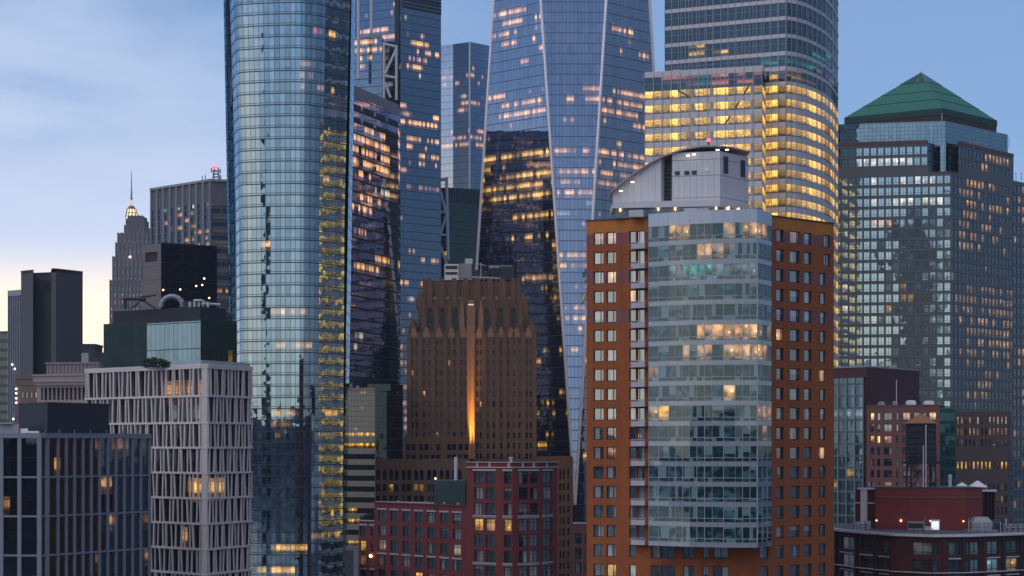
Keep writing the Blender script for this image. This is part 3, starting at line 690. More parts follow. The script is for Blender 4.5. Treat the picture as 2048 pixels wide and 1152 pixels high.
    for px, n in ((292, 40), (300, 55), (309, 65), (319, 45), (327, 30)):
        b = MB(); x, y = P(px, 347)
        for i in range(n * 5):
            a = rr.uniform(0, 6.28); r = rr.uniform(0, .75); zz = zt + .1 + rr.uniform(0, 1.0 + n * .012)
            c = Vector((x + r * math.cos(a), y + r * math.sin(a), zz)); e = Vector((rr.gauss(0, 1), rr.gauss(0, 1), rr.gauss(0, 1))).normalized() * .16; g2 = e.orthogonal().normalized() * .09
            b.poly([tuple(c - e), tuple(c + g2), tuple(c + e), tuple(c - g2)])
        tag(b.build('shrub', M['foliage']), 'dark shrub in the row of roof garden bushes on the pale lattice tower', 'shrub', 'roof garden shrubs')
    b = MB(); WA2 = wp(292, 350.6, 402, 340.9)
    facade(b, WA2, zt + .1, zt + 1.15, 2, 4, zref=zt); facade(b, Wall(WA2.B, WB.xy(WB.L - .3, -.3)), zt + .1, zt + 1.15, 2, 4, zref=zt)
    b.build('glass_balustrade', curtain('balustrade_glass', 2, 4, base=(.06, .07, .07), refl=.25, mull=.06, slab=.05, mcol=(.3, .3, .3)), root)
lattice_tower()
# ================================================================== ROUNDED GLASS TOWER
def rounded_tower():
    root = thing('glass_tower', (*P(580, 615), 0), 'rounded blue glass tower that flares outwards towards its top, tallest on the left', 'skyscraper')
    ref = [P(468, 628), P(472, 611), P(478, 603.5), P(485, 600.5)]
    def walk(a0, a1, n, step):
        for i in range(n):
            a = math.radians(a0 + (a1 - a0) * (i + .5) / n); x, y = ref[-1]; ref.append((x + step * math.cos(a), y + step * math.sin(a)))
    walk(-21, -2, 11, 1.5); walk(4, 52, 7, 1.3)
    while proj((*ref[-1], 90))[0] < 688: walk(56, 56, 1, 1.5)
    nr = len(ref); ref += [(ref[-1][0] - .5, ref[-1][1] + 3.5), (ref[-1][0] - 1.8, ref[-1][1] + 14)]
    cx, cy = P(583, 614)
    def k(z):
        if z > 155: return 1.0 + .10 * ((z - 155) / 65.0) ** 1.25
        return 1.0 - .05 * (155 - z) / 155.0
    def ring(z): return [(cx + (x - cx) * k(z), cy + (y - cy) * k(z)) for x, y in ref]
    fh, pw = 3.36, 1.5
    R = [(625, 60, 640, 75, 1, (1, .1, .2), .8), (655, 55, 670, 80, .8, GOLD, .8), (545, 120, 640, 150, .5, PINK, .16), (600, 150, 660, 185, .5, PINK, .22), (640, 165, 672, 185, .6, GOLD, .7),
         (525, 470, 540, 500, 1, WARM, .7), (580, 350, 690, 372, .35, PINK, .35), (545, 615, 612, 640, .85, WARM, .5), (550, 672, 620, 700, .8, WARM, .35), (545, 815, 580, 842, .9, GOLD, .75), (580, 815, 615, 842, .6, PINK, .45), (545, 850, 580, 868, .7, WARM, .25), (650, 812, 690, 845, .6, GOLD, .5),
         (545, 1092, 612, 1115, .95, GOLD, .75), (545, 1140, 590, 1160, .9, GOLD, .8), (515, 1135, 535, 1160, .9, GOLD, .7), (660, 1010, 690, 1035, .4, GOLD, .5), (615, 1065, 690, 1090, .5, GOLD, .2), (530, 450, 700, 1010, .025, GOLD, .6), (505, 1010, 700, 1152, .06, GOLD, .3)]
    g = curtain('rounded_tower_glass', pw, fh, tint=(.58, .77, .90), base=(.006, .012, .018), refl=.68, mull=.11, mcol=(.025, .04, .055), slab=.22, slab2=.16, wob=.007, wave=.022, var=.42)
    # glass, one facade part per side, and the floor bands that run round the tower
    names = [(0, 3, 'side_facade'), (3, 14, 'front_facade'), (14, 21, 'corner_facade'), (21, len(ref) - 1, 'side_facade')]
    acc = [0.0]
    for a, b in zip(ref, ref[1:]): acc.append(acc[-1] + math.dist(a, b))
    nf = 86
    for s0, s1, nm in names:
        m = MB()
        for f in range(nf):
            z0, z1 = f * fh, (f + 1) * fh; r0, r1 = ring(z0), ring(z1)
            for s in range(s0, s1):
                L = acc[s + 1] - acc[s]; n = max(1, round(L / pw))
                for i in range(n):
                    t0, t1 = i / n, (i + 1) / n
                    lp = lambda r, t, z: (r[s][0] + (r[s + 1][0] - r[s][0]) * t, r[s][1] + (r[s + 1][1] - r[s][1]) * t, z)
                    q = [lp(r0, t0, z0), lp(r0, t1, z0), lp(r1, t1, z1), lp(r1, t0, z1)]
                    u0, u1 = acc[s] + L * t0, acc[s] + L * t1
                    c = [(q[0][j] + q[2][j]) / 2 for j in range(3)]
                    lit = litval(c, R, (f, s, i // 4))
                    m.poly(q, uv=[(u0, z0), (u1, z0), (u1, z1), (u0, z1)], lit=lit)
        o = m.build(nm, g, root)
        if nm == 'side_facade' and s0 == 0: o['label'] = 'narrow dark left side with loggias'
    fr = matte('slab_edge_metal', (.035, .06, .08), rough=.4, var=.1, metal=.3)
    for f in range(15, nf):
        z = f * fh; m = MB(); r = ring(z)
        for s in range(len(r) - 1):
            W = Wall(r[s], r[s + 1]); m.bar(W, 0, W.L, z - .09, z + .05, -.02, .12)
        m.build('floor_band', fr, root)
    m = MB(); W = Wall(ring(200)[0], ring(200)[2])
    r = ring(nf * fh); m.poly([(x, y, nf * fh) for x, y in r + [(r[-1][0], r[-1][1] + 14), (r[0][0], r[0][1] + 14)]]); m.build('roof', M['roof'], root)
    m = MB(); b0, b1 = ring(0), ring(nf * fh)
    bb = [(b0[-1][0], b0[-1][1]), (b0[-1][0], b0[-1][1] + 14), (b0[0][0], b0[0][1] + 14), b0[0]]; bt = [(b1[-1][0], b1[-1][1]), (b1[-1][0], b1[-1][1] + 14), (b1[0][0], b1[0][1] + 14), b1[0]]
    for i in range(3): m.poly([(*bb[i], 0), (*bb[i + 1], 0), (*bt[i + 1], nf * fh), (*bt[i], nf * fh)], uv=[(0, 0), (14, 0), (14, nf * fh), (0, nf * fh)])
    m.build('rear_facade', g, root)
    for zc, hh in ((200, 10), (255, 9)):
        m = MB(); r = ring(zc); W = Wall(r[0], r[1])
        m.bar(W, W.L * .1, W.L * .95, zc - hh / 2, zc + hh / 2, .0, .14); m.build('louver_panel', M['black_panel'], root)
rounded_tower()
# ================================================================== TAPERED TOWER
def tapered_tower():
    Yf = 800.0; zb, ztop = 66.0, 420.0; s = 46.0
    fx, fy = P(1150, Yf); th = math.radians(0.6)
    cx, cy = fx - s * math.sin(th), fy + s * math.cos(th)
    root = thing('tapered_skyscraper', (cx, cy, 0), 'tapered blue glass skyscraper with white edges that meet in a narrow point', 'skyscraper')
    rot = lambda a, r: (cx + r * math.sin(a), cy - r * math.cos(a))
    base = [rot(th + i * math.pi / 2, s) for i in range(4)]               # 0 front, 1 right, 2 back, 3 left corner
    top = [rot(th + math.pi / 4 + i * math.pi / 2, s / math.sqrt(2)) for i in range(4)]   # 0 between front and right ...
    fh, pw = 4.25, 1.5
    g = curtain('tapered_tower_glass', pw, fh, tint=(.60, .66, .78), base=(.012, .014, .025), refl=.60, band=(.44, .54, -.75), hi=.95, mull=.10, mcol=(.05, .06, .085), slab=.32, wob=.006, wave=.014, var=.2, scol=(.07, .085, .12))
    pk = (1.0, .46, .15)
    R = [(985, 18, 1085, 38, .92, pk, 1.35), (1085, 14, 1188, 30, .9, pk, 1.3), (1005, 40, 1086, 56, .75, pk, 1.2), (1120, 36, 1172, 48, .85, pk, 1.2), (1000, 62, 1070, 78, .85, pk, 1.25), (1175, 56, 1252, 72, .8, pk, 1.2), (985, 62, 1000, 78, .4, PINK, .4), (1000, 84, 1086, 96, .6, pk, .9), (1125, 74, 1182, 86, .7, pk, .9), (1220, 22, 1280, 40, .55, pk, .9), (1255, 50, 1290, 66, .8, pk, 1.1), (1222, 84, 1262, 96, .7, pk, .9), (1205, 100, 1245, 112, .7, pk, 1.0), (1100, 110, 1200, 126, .22, pk, .8), (1275, 110, 1295, 126, .8, pk, 1.0), (1035, 115, 1055, 128, .6, PINK, .6),
         (990, 170, 1086, 186, .2, PINK, .3), (975, 186, 1030, 202, .75, pk, .9), (1060, 178, 1118, 194, .8, pk, .9), (1165, 176, 1200, 190, .7, pk, .9), (1205, 180, 1290, 204, .7, pk, .85), (1005, 200, 1098, 216, .8, pk, 1.0), (1135, 198, 1150, 214, .9, pk, 1.1), (1170, 196, 1290, 214, .6, pk, .8), (1000, 220, 1098, 238, .85, pk, 1.05), (1100, 220, 1180, 230, .35, pk, .8), (1200, 220, 1275, 240, .75, pk, .9), (980, 243, 1025, 253, .55, pk, .8), (1110, 234, 1150, 250, .6, PINK, .4), (1190, 240, 1230, 254, .6, pk, .7), (1262, 250, 1292, 264, .75, pk, .9), (1230, 288, 1245, 296, .9, WARM, .8),
         (964, 302, 1102, 324, .85, YEL, 1.0), (1108, 298, 1192, 312, .7, pk, .9), (1195, 300, 1290, 326, .65, pk, 1.0), (970, 324, 1102, 340, .45, PINK, .7), (962, 340, 1104, 358, .8, YEL, .85), (1112, 340, 1190, 352, .8, pk, .9), (1195, 324, 1290, 342, .6, pk, .9), (960, 362, 1104, 384, .85, YEL, 1.0), (1112, 362, 1190, 374, .6, pk, .7), (1195, 346, 1290, 360, .5, pk, .8), (960, 382, 1104, 402, .85, YEL, 1.05), (1114, 380, 1190, 394, .8, pk, 1.1), (1195, 366, 1290, 382, .5, pk, .8),
         (958, 396, 1104, 412, .5, YEL, .5), (968, 424, 1104, 440, .85, YEL, .85), (958, 444, 1110, 480, .22, YEL, .8), (965, 500, 1112, 518, .3, YEL, .7), (1010, 520, 1112, 640, .2, GOLD, .55), (1105, 480, 1180, 620, .45, GOLD, .6), (1040, 580, 1180, 600, .6, GOLD, .7), (1040, 625, 1180, 640, .75, YEL, .85), (1060, 640, 1180, 920, .28, GOLD, .65), (1070, 840, 1150, 860, .8, YEL, .8), (1070, 875, 1150, 890, .8, YEL, .7), (960, 140, 1290, 300, .05, pk, .6), (1110, 400, 1200, 480, .2, COOL, .25)]
    def face(name, A0, B0, A1, B1):
        m = MB(); A0, B0, A1, B1 = (Vector(p) for p in (A0, B0, A1, B1))
        n = max(1, round(max((A0 - B0).length, (A1 - B1).length) / pw)); nf = int((ztop - zb) / fh)
        mid0, mid1 = (A0 + B0) / 2, (A1 + B1) / 2
        for f in range(nf):
            t0, t1 = f / nf, (f + 1) / nf
            a0, b0, a1, b1 = A0.lerp(A1, t0), B0.lerp(B1, t0), A0.lerp(A1, t1), B0.lerp(B1, t1)
            z0, z1 = zb + (ztop - zb) * t0, zb + (ztop - zb) * t1
            n_ = max(1, round(max((a0 - b0).length, (a1 - b1).length) / pw))
            w0, w1 = (b0 - a0).length, (b1 - a1).length
            for i in range(n_):
                q = [a0.lerp(b0, i / n_), a0.lerp(b0, (i + 1) / n_), a1.lerp(b1, (i + 1) / n_), a1.lerp(b1, i / n_)]
                us = [w0 * (i / n_ - .5), w0 * ((i + 1) / n_ - .5), w1 * ((i + 1) / n_ - .5), w1 * (i / n_ - .5)]
                c = (q[0] + q[2]) / 2
                lit = litval((c.x, c.y, (z0 + z1) / 2), R, (f, i // 7, name))
                m.poly([(q[0].x, q[0].y, z0), (q[1].x, q[1].y, z0), (q[2].x, q[2].y, z1), (q[3].x, q[3].y, z1)],
                       uv=[(u + 300, zz - zb) for u, zz in zip(us, (z0, z0, z1, z1))], lit=lit)
        m.build('glass_face', g, root)
    for i in range(4):
        j = (i + 1) % 4
        face('a%d' % i, base[i], base[j], top[i], top[i])
        face('b%d' % i, base[i], base[i], top[i - 1], top[i])
    ed = matte('edge_metal', (.85, .82, .88), rough=.35, var=.08, metal=.2)
    for i in range(4):
        for k in (i, i - 1):
            m = MB(); m.tube((*base[i], zb), (*top[k], ztop), .62, .62, 8); m.build('edge_trim', ed, root)
    m = MB(); m.prism(base, 0, zb); m.build('podium', curtain('tapered_podium', 1.5, 4, tint=(.6, .7, .9), base=(.02, .03, .04), refl=.4), root)
    m = MB(); m.prism(top, ztop, ztop + 6); m.build('parapet', M['pale_metal'], root)
tapered_tower()
# ================================================================== BRIGHT BANDED TOWER (yellow floors)
def banded_tower():
    root = thing('banded_tower', (*P(1500, 620), 0), 'curved glass and pale stone tower with rows of bright yellow office floors', 'office tower')
    glass_hi = curtain('banded_glass_dark', 2.55, 2.35, tint=(.30, .36, .40), base=(.010, .015, .02), refl=.36, mull=.14, mcol=(.25, .28, .32), slab=.10, wob=.004, var=.2)
    glass_lo = curtain('banded_glass_lit', 2.55, 2.62, tint=(.5, .62, .7), base=(.05, .045, .03), refl=.14, mull=.13, mcol=(.22, .22, .22), slab=.04, wob=.004, var=.15, band=(0.0, 0.28, 0.25), lo=-.3, hi=.95)
    stone = matte('banded_stone', (.60, .57, .60), var=.12, rough=.6)
    SA = [P(1330, 628), P(1572, 612), P(1592, 614), P(1612, 618.5), P(1632, 625.5), P(1650, 634), P(1664, 645), P(1676, 664)]
    SW = [Wall(a, b) for a, b in zip(SA, SA[1:])]
    BA = [P(1290, 611), P(1525, 600), P(1531, 613.6)]; BW = [Wall(a, b) for a, b in zip(BA, BA[1:])]
    SC = Wall(SA[-1], (SA[-1][0] + 1, 700)); SL = Wall(P(1333, 690), SA[0]); BL = Wall(P(1293, 640), BA[0])
    Yh = 4.33
    # ---- slab: floors given by photo rows at its near corner (Y = 612)
    zlit = ZZ(170, 612)
    yel = (1.0, .55, .10)
    LIT = [(1290, 172, 1572, 1100, .985, yel, 1.3), (1572, 172, 1640, 1100, .93, yel, 1.3), (1640, 172, 1676, 1100, .75, yel, .95)]
    HI = [(1380, 95, 1415, 125, .9, GOLD, .6), (1425, 100, 1462, 122, .9, GOLD, .7), (1545, 143, 1575, 170, 1, GOLD, .9), (1575, 143, 1600, 170, .9, GOLD, .55), (1572, 143, 1676, 172, .4, RED, .3), (1330, 143, 1385, 172, .8, RED, .55), (1425, 143, 1500, 172, .75, RED, .7), (1500, 143, 1525, 172, .5, RED, .5), (1387, 143, 1424, 172, .95, TEAL, .35), (1520, 110, 1660, 140, .85, TEAL, .38)]
    def ring(walls, z0, z1, pw, fh, mat, R, nm, d=0):
        m = MB(); uo = 0
        for i, W in enumerate(walls): uo = facade(m, W, z0, z1, pw, fh, R, d=d, zref=z0, uoff=uo) + 7
        return m.build(nm, mat, root)
    def band(walls, z0, z1, nm='spandrel', mat=stone, d=.16):
        m = MB()
        for W in walls: m.bar(W, 0, W.L, z0, z1, -.25, d)
        return m.build(nm, mat, root)
    allS = [SL] + SW + [SC]
    # upper floors 5.35 m
    z = zlit; 
    hi = []
    for k in range(15):
        a = z; b = z + 5.35 if k > 1 else z + 4.6
        band(allS, a, a + 1.15); ring(allS, a + 1.15, b, 2.55, 2.1 if k > 1 else 1.725, glass_hi, HI, 'window_band'); z = b
    ztop = z; band(allS, ztop, ztop + 1.2, 'parapet')
    m = MB(); m.poly([(*W.xy(0), ztop + .6) for W in allS[1:]] + [(*SC.xy(SC.L), ztop + .6), (*SL.xy(0), ztop + .6)]); m.build('roof', M['roof'], root)
    z = zlit
    while z > 4:
        ring([SL] + SW + [SC], z - 2.62, z, 2.55, 2.62, glass_lo, LIT, 'window_band'); band([SL] + SW + [SC], z - Yh, z - 2.62); z -= Yh
    # ---- lower block in front
    zb0 = ZZ(171, 600); allB = [BL] + BW
    ring(allB, zb0, ZZ(143, 600), 2.55, 2.1, glass_hi, HI, 'window_band', d=0); band(allB, ZZ(143, 600), ZZ(131, 600), 'parapet', d=.2)
    z = zb0
    while z > 4:
        ring(allB, z - 2.62, z, 2.55, 2.62, glass_lo, LIT, 'window_band')
        band(allB, z - Yh, z - 2.62); z -= Yh
    zt = ZZ(133, 600)
    m = MB(); m.poly([(*BA[0], zt - .3), (*BA[1], zt - .3), (*BA[2], zt - .3), (BL.A.x, BL.A.y, zt - .3)]); m.build('terrace', M['roof'], root)
    # vertical mullions standing proud, wide columns between lit bays, and the big diagonal braces behind the glass
    mm = matte('banded_mullion', (.34, .35, .37), rough=.4, var=.1)
    W = BW[0]
    for i in range(14):
        u = W.L * i / 13.0; b = MB(); b.bar(W, max(0, u - .11), min(W.L, u + .11), 2, zt, .17, .32); b.build('mullion', mm, root)
    for px in (1385, 1424, 1505):
        b = MB(); u = W.u(px); b.bar(W, u - .55, u + .55, 2, zb0 - .05, .02, .12); b.build('column', mm, root)
    W = SW[0]
    for i in range(18):
        u = W.L * i / 17.0
        if W.xy(u)[0] / W.Y(u) * F + 1024 < 1530: lo = zt - 4
        else: lo = 2
        b = MB(); b.bar(W, max(0, u - .09), min(W.L, u + .09), lo, ztop, .17, .3); b.build('mullion', mm, root)
    for W in SW[1:]:
        for t in (0.0, .5):
            b = MB(); u = W.L * t; b.bar(W, u, u + .16, 2, ztop, .17, .28); b.build('mullion', mm, root)
    Wb = BW[0]; dk = matte('brace_steel', (.16, .14, .11))
    for (xa, ya, xb, yb) in ((1500, 172, 1440, 265), (1350, 172, 1400, 205)):
        ua, ub = Wb.u(xa), Wb.u(xb); za, zc = ZZ(ya, 604), ZZ(yb, 604); n = 8
        zz = zb0
        while zz > zc:
            t0, t1 = (za - zz) / (za - zc), (za - zz + 2.62) / (za - zc)
            if t1 <= 1.01: b = MB(); b.tube(Wb.pt(ua + (ub - ua) * t0, .05, zz), Wb.pt(ua + (ub - ua) * t1, .05, zz - 2.6), .3, n=6); b.build('diagonal_brace', dk, root)
            zz -= Yh
banded_tower()
# ================================================================== GREEN PYRAMID TOWER
def pyramid_tower():
    root = thing('pyramid_tower', (*P(1880, 790), 0), 'grid windowed office tower with a green copper pyramid roof', 'office tower')
    wallm = matte('granite_grid', (.125, .145, .155), var=.2, rough=.55)
    redm = matte('granite_red', (.14, .075, .075), var=.2, rough=.6)
    glw = panemat('pyramid_pane', dark=(.012, .016, .02), cloth=(.2, .25, .27), share=.3, refl=.62, tint=(.74, .90, .92), wob=.012)
    gr = panemat('pyramid_pane_side', dark=(.02, .022, .026), cloth=(.16, .17, .19), share=.5, refl=.30, tint=(.6, .7, .8), wob=.01)  # dimmer copy of the pane: the side's darker reflection is put into the glass
    A, C, B = P(1625, 760.6), P(1902, 750), P(2027, 788)
    WA, WB = Wall(A, C), Wall(C, B); fh = 4.03; zc = ZZ(345, 750)
    Rw = [(1690, 314, 1830, 328, .75, WHT, .6), (1690, 354, 1870, 372, .7, WHT, .5), (1690, 398, 1880, 415, .75, WHT, .7), (1740, 445, 1790, 458, .9, WARM, .6), (1676, 570, 1700, 590, .8, WHT, .5), (1676, 616, 1700, 632, .8, WHT, .5),
          (1940, 312, 2020, 336, .8, WARM, .55), (1935, 358, 2015, 376, .7, WARM, .6), (1920, 380, 2018, 400, .6, WARM, .42), (1920, 400, 2018, 420, .65, WARM, .5), (1920, 420, 2018, 440, .65, WARM, .5), (1920, 442, 2018, 462, .6, WARM, .45), (1920, 464, 2018, 486, .65, WARM, .45), (1920, 486, 2018, 506, .6, WARM, .45), (1910, 570, 2030, 592, .6, WARM, .22), (1910, 592, 2030, 612, .65, WARM, .3), (1910, 612, 2030, 632, .65, WARM, .3), (1920, 634, 2025, 655, .6, WARM, .5), (1930, 655, 2020, 676, .7, WARM, .3), (1930, 676, 2020, 700, .7, WARM, .42), (1930, 700, 2020, 745, .7, WARM, .3), (1930, 765, 1985, 800, .7, WARM, .45), (1740, 570, 1840, 640, .3, GOLD, .25), (1902, 500, 2040, 840, .06, WARM, .25)]
    pf = matte('pyramid_frame', (.05, .07, .08)); ws1 = Windows(root, glw, pf, fw=.10, depth=.22, vbars=(.5,), hbars=(.28,)); ws2 = Windows(root, gr, pf, fw=.10, depth=.22, vbars=(.5,), hbars=(.28,))
    def grid(W, z0, z1, n, frac, mb, u0=0, u1=None):
        ws = ws1 if W is WA else ws2
        u1 = W.L if u1 is None else u1; hs = []; pit = (u1 - u0) / n
        k = 0
        while True:
            top_ = z1 - 1.0 - k * fh; bot = top_ - fh * .74
            if bot < z0 + .3: break
            for i in range(n):
                a = u0 + pit * (i + (1 - frac) / 2); b = a + pit * frac
                hs.append((a, b, bot, top_)); ws.add(W, a, b, bot, top_, R=Rw)
            k += 1
        wall_holes(mb, W, z0, z1, hs, .22, u0=u0, u1=u1)
    m = MB(); grid(WA, 0, zc, 19, .80, m); grid(WB, 0, zc, 17, .70, m); 
    ub = WA.u(1856); m2x = WA.xy(ub)
    # upper tier with the notched corner
    zm = ZZ(287, 752)
    uB = WB.u(1917)
    grid(WA, zc, zm, 16, .80, m, 0, ub); grid(WB, zc, zm, 15, .70, m, uB, WB.L)
    m.build('window_wall', wallm, root)
    nb = MB()
    pa, pb = WA.xy(ub), WB.xy(uB)
    inn = (pa[0] + WA.n.x * -5 , pa[1] - WA.n.y * 5); inn2 = (pb[0] - WB.n.x * 5, pb[1] - WB.n.y * 5)
    ctr = (C[0] + .8, C[1] + 10)
    for p, q in ((pa, ctr), (ctr, pb)):
        Wn = Wall(p, q); facade(nb, Wn, zc, zm, 2.0, fh, None, zref=zc)
    nb.build('corner_recess', curtain('recess_glass', 2.0, 4.03, tint=(.3, .45, .45), base=(.01, .016, .018), refl=.3, mull=.3, mcol=(.03, .04, .045), slab=.8), root)
    ft = MB(); ft.poly([(*pa, zc), (*C, zc), (*pb, zc), (*ctr, zc)]); ft.build('corner_terrace', redm, root)
    cap = MB()
    for W, a, b, z in ((WA, 0, ub, zm), (WB, uB, WB.L, zm)): cap.bar(W, a, b, z - .1, z + 1.3, -.6, .15)
    cap.bar(WA, ub, WA.L, zc - .1, zc + .5, -.4, .12); cap.bar(WB, 0, uB, zc - .1, zc + .5, -.4, .12)
    cap.build('cornice', redm, root)
    back = (A[0] + 30, A[1] + 40)
    m = MB(); m.poly([(*WA.xy(0), zm + .2), (*pa, zm + .2), (*ctr, zm + .2), (*pb, zm + .2), (*B, zm + .2), (B[0] - 5, B[1] + 25, zm + .2), (*back, zm + .2)]); m.build('roof', M['roof'], root)
    m = MB(); Wr = Wall(B, (B[0] - 5, B[1] + 25)); facade(m, Wr, 0, zm, 3, fh); Wq = Wall((A[0] - 2, A[1] + 40), A); facade(m, Wq, 0, zm, 3, fh); m.build('rear_wall', wallm, root)
    # glass attic and its corner column
    at = curtain('attic_glass', 1.5, 1.45, tint=(.62, .82, .88), base=(.02, .03, .035), refl=.48, mull=.1, mcol=(.05, .09, .10), slab=.1, wob=.006)
    a0, c0, b0 = P(1640, 763.5), P(1891, 754), P(2015, 787); z1 = ZZ(242, 754)
    m = MB(); W1, W2 = Wall(a0, c0), Wall(c0, b0)
    facade(m, W1, zm - .5, z1, 1.5, 1.45, d=.1); facade(m, W2, zm - .5, z1, 1.5, 1.45, d=.1, uoff=60)
    m.poly([(*a0, z1), (*c0, z1), (*b0, z1), (b0[0] - 5, b0[1] + 20, z1), (a0[0] + 10, a0[1] + 35, z1)])
    q = Wall(b0, (b0[0] - 5, b0[1] + 20)); facade(m, q, zm, z1, 1.5, 1.45, uoff=130)
    m.build('attic', at, root)
    m = MB(); Wc = Wall((c0[0] - 1.9, c0[1] + .4), (c0[0] + .1, c0[1] - .1)); Wd = Wall(Wc.B, (c0[0] + .9, c0[1] + 1.6))
    facade(m, Wc, zc, zm - .3, 1.0, 1.45, d=.12); facade(m, Wd, zc, zm - .3, 1.0, 1.45, d=.12, uoff=9); m.build('corner_column', at, root)
    # drum and stepped copper pyramid
    n, l, r = Vector(P(1884, 757)), Vector(P(1690, 779)), Vector(P(1993, 786)); bk = l + r - n
    sq = [l, n, r, bk]; c = (l + r) / 2; zA, zB, zC = ZZ(244, 757), ZZ(229, 757), ZZ(216, 757)
    m = MB(); m.prism([tuple(p) for p in sq], zA - 2, zB)
    drum = m.build('pyramid_drum', matte('drum_louver', (.09, .06, .06), var=.2, streak=.5), root)
    for W, nn in ((Wall(l, n), 34), (Wall(n, r), 22)):
        m = MB()
        for i in range(nn): u = W.L * (i + .3) / nn; m.bar(W, u, u + .3, zA, zB, .01, .18)
        m.build('louver', matte('drum_fin', (.06, .04, .04)), drum)
    m = MB(); g2 = [c + (p - c) * 1.01 for p in sq]; m.prism([tuple(p) for p in g2], zB + .01, zC)
    m.build('pyramid_eave', matte('eave_green', (.018, .065, .055), var=.2, rough=.6), root)
    cop = matte('copper_green', (.035, .185, .125), var=.3, rough=.6, streak=.5)
    zt = ZZ(145, c.y); tiers = 4; cuts = [0, .235, .47, .72, 1.0]
    for i in range(tiers):
        t0, t1 = cuts[i], cuts[i + 1]; k0, k1 = 1 - t0, 1 - t1
        f = lambda p, k: c + (p - c) * k
        za, zb_ = zC + (zt - zC) * t0 + (.0 if i == 0 else .25), zC + (zt - zC) * t1
        lo = [(*f(p, k0 * (1.0 if i == 0 else .985)), za) for p in sq]; hi = [(*f(p, max(k1, .004)), zb_) for p in sq]
        m = MB(); m.hexa(lo, hi)
        m.build('pyramid_tier', cop if i < 3 else matte('apex_glass', (.03, .10, .085), rough=.3), root)
        if i < 3:
            m = MB(); m.prism([tuple(f(p, k1 * 1.0)) for p in sq], zb_ + .01, zb_ + .24); m.build('tier_joint', M['black_panel'], root)
    m = MB()
    for a_, b_ in ((n, .28), ):
        p = f(n, .275); q = c
        m.tube((p.x, p.y, zC + (zt - zC) * .725), (c.x, c.y, zt + .1), .35, .2)
    pl_ = (f(n, .28) * .62 + f(l, .28) * .38); m.tube((pl_.x, pl_.y, zC + (zt - zC) * .725), (c.x - .4, c.y, zt - .6), .3, .2)
    m.build('apex_rib', matte('apex_rib_metal', (.16, .24, .2)), root)
    m = MB(); x, y = P(1884, 756.5); m.tube((x, y, zB - 4), (x, y, zB + .3), .18); m.build('mast', M['pale_metal'], root)
    for px, y0 in ((2018, 278),):
        m = MB(); x, y = P(px, 786); z = ZZ(296, 786); m.tube((x, y, z), (x, y, z + 4), .12); m.tube((x, y, z + 4), (x - 1, y, z + 4.1), .1); m.build('roof_davit', M['grey_metal'], root)
    ws1.done(60); ws2.done(40)
    # lower wing to the right, same grid
    root2 = thing('office_wing', (*P(2080, 800), 0), 'lower grid windowed wing at the right edge beside the pyramid roofed tower', 'office building')
    WW = wp(2026.5, 790, 2100, 812); zw = ZZ(361, 790); ws2 = Windows(root2, gr, M['frame_dark'], fw=.1, depth=.22, vbars=(.5,))
    m = MB(); hs = []
    pit = WW.L / 9; k = 0
    while zw - 1.6 - k * fh > 5:
        t = zw - 1.6 - k * fh
        for i in range(9): a = pit * (i + .15); hs.append((a, a + pit * .7, t - 2.9, t)); ws2.add(WW, a, a + pit * .7, t - 2.9, t, R=[(2000, 380, 2060, 1100, .12, WARM, .35)])
        k += 1
    wall_holes(m, WW, 0, zw, hs, .22); m.poly([(*WW.A, zw), (*WW.B, zw), (WW.B.x, WW.B.y + 25, zw), (WW.A.x, WW.A.y + 25, zw)]); m.build('window_wall', wallm, root2); ws2.done()
    for px in (2032, 2043):
        m = MB(); x, y = P(px, 791); m.tube((x, y, zw), (x, y, zw + 3), .12); m.tube((x, y, zw + 3), (x - .8, y, zw + 3.1), .1); m.build('roof_davit', M['grey_metal'], root2)
    # brown podium block in front of it
    root3 = thing('podium_block', (*P(1960, 720), 0), 'dark brown flat topped block with rows of narrow windows below the pyramid tower', 'office building')
    brown = matte('podium_stone', (.085, .062, .062), var=.2)
    Wp = wp(1880, 722, 2016, 716); Wp2 = wp(2016, 716, 2022, 745); zp = ZZ(823, 716)
    ws3 = Windows(root3, panemat('podium_pane', refl=.3, share=.3, cloth=(.3, .3, .3)), M['frame_dark'], fw=.08, depth=.2)
    RR = [(1895, 915, 2020, 935, .75, GOLD, .85), (1895, 828, 2020, 845, .6, WARM, .35), (1895, 850, 2020, 865, .6, WARM, .3), (1940, 978, 2048, 995, .7, GOLD, .6), (1940, 1020, 2048, 1040, .5, WARM, .4), (1880, 800, 2020, 1100, .15, WARM, .25)]
    hs = []; pit = Wp.L / 17; k = 0; m = MB()
    while zp - 1.8 - k * 4.03 > 5:
        t = zp - 1.8 - k * 4.03
        if k not in (3, 5):
            for i in range(17): a = pit * (i + .27); hs.append((a, a + pit * .46, t - 2.7, t)); ws3.add(Wp, a, a + pit * .46, t - 2.7, t, R=RR)
        k += 1
    wall_holes(m, Wp, 0, zp, hs, .2); wall_holes(m, Wp2, 0, zp, [], .2); m.poly([(*Wp.A, zp), (*Wp.B, zp), (*Wp2.B, zp), (Wp.A.x, Wp.A.y + 25, zp)]); m.build('window_wall', brown, root3); ws3.done()
pyramid_tower()
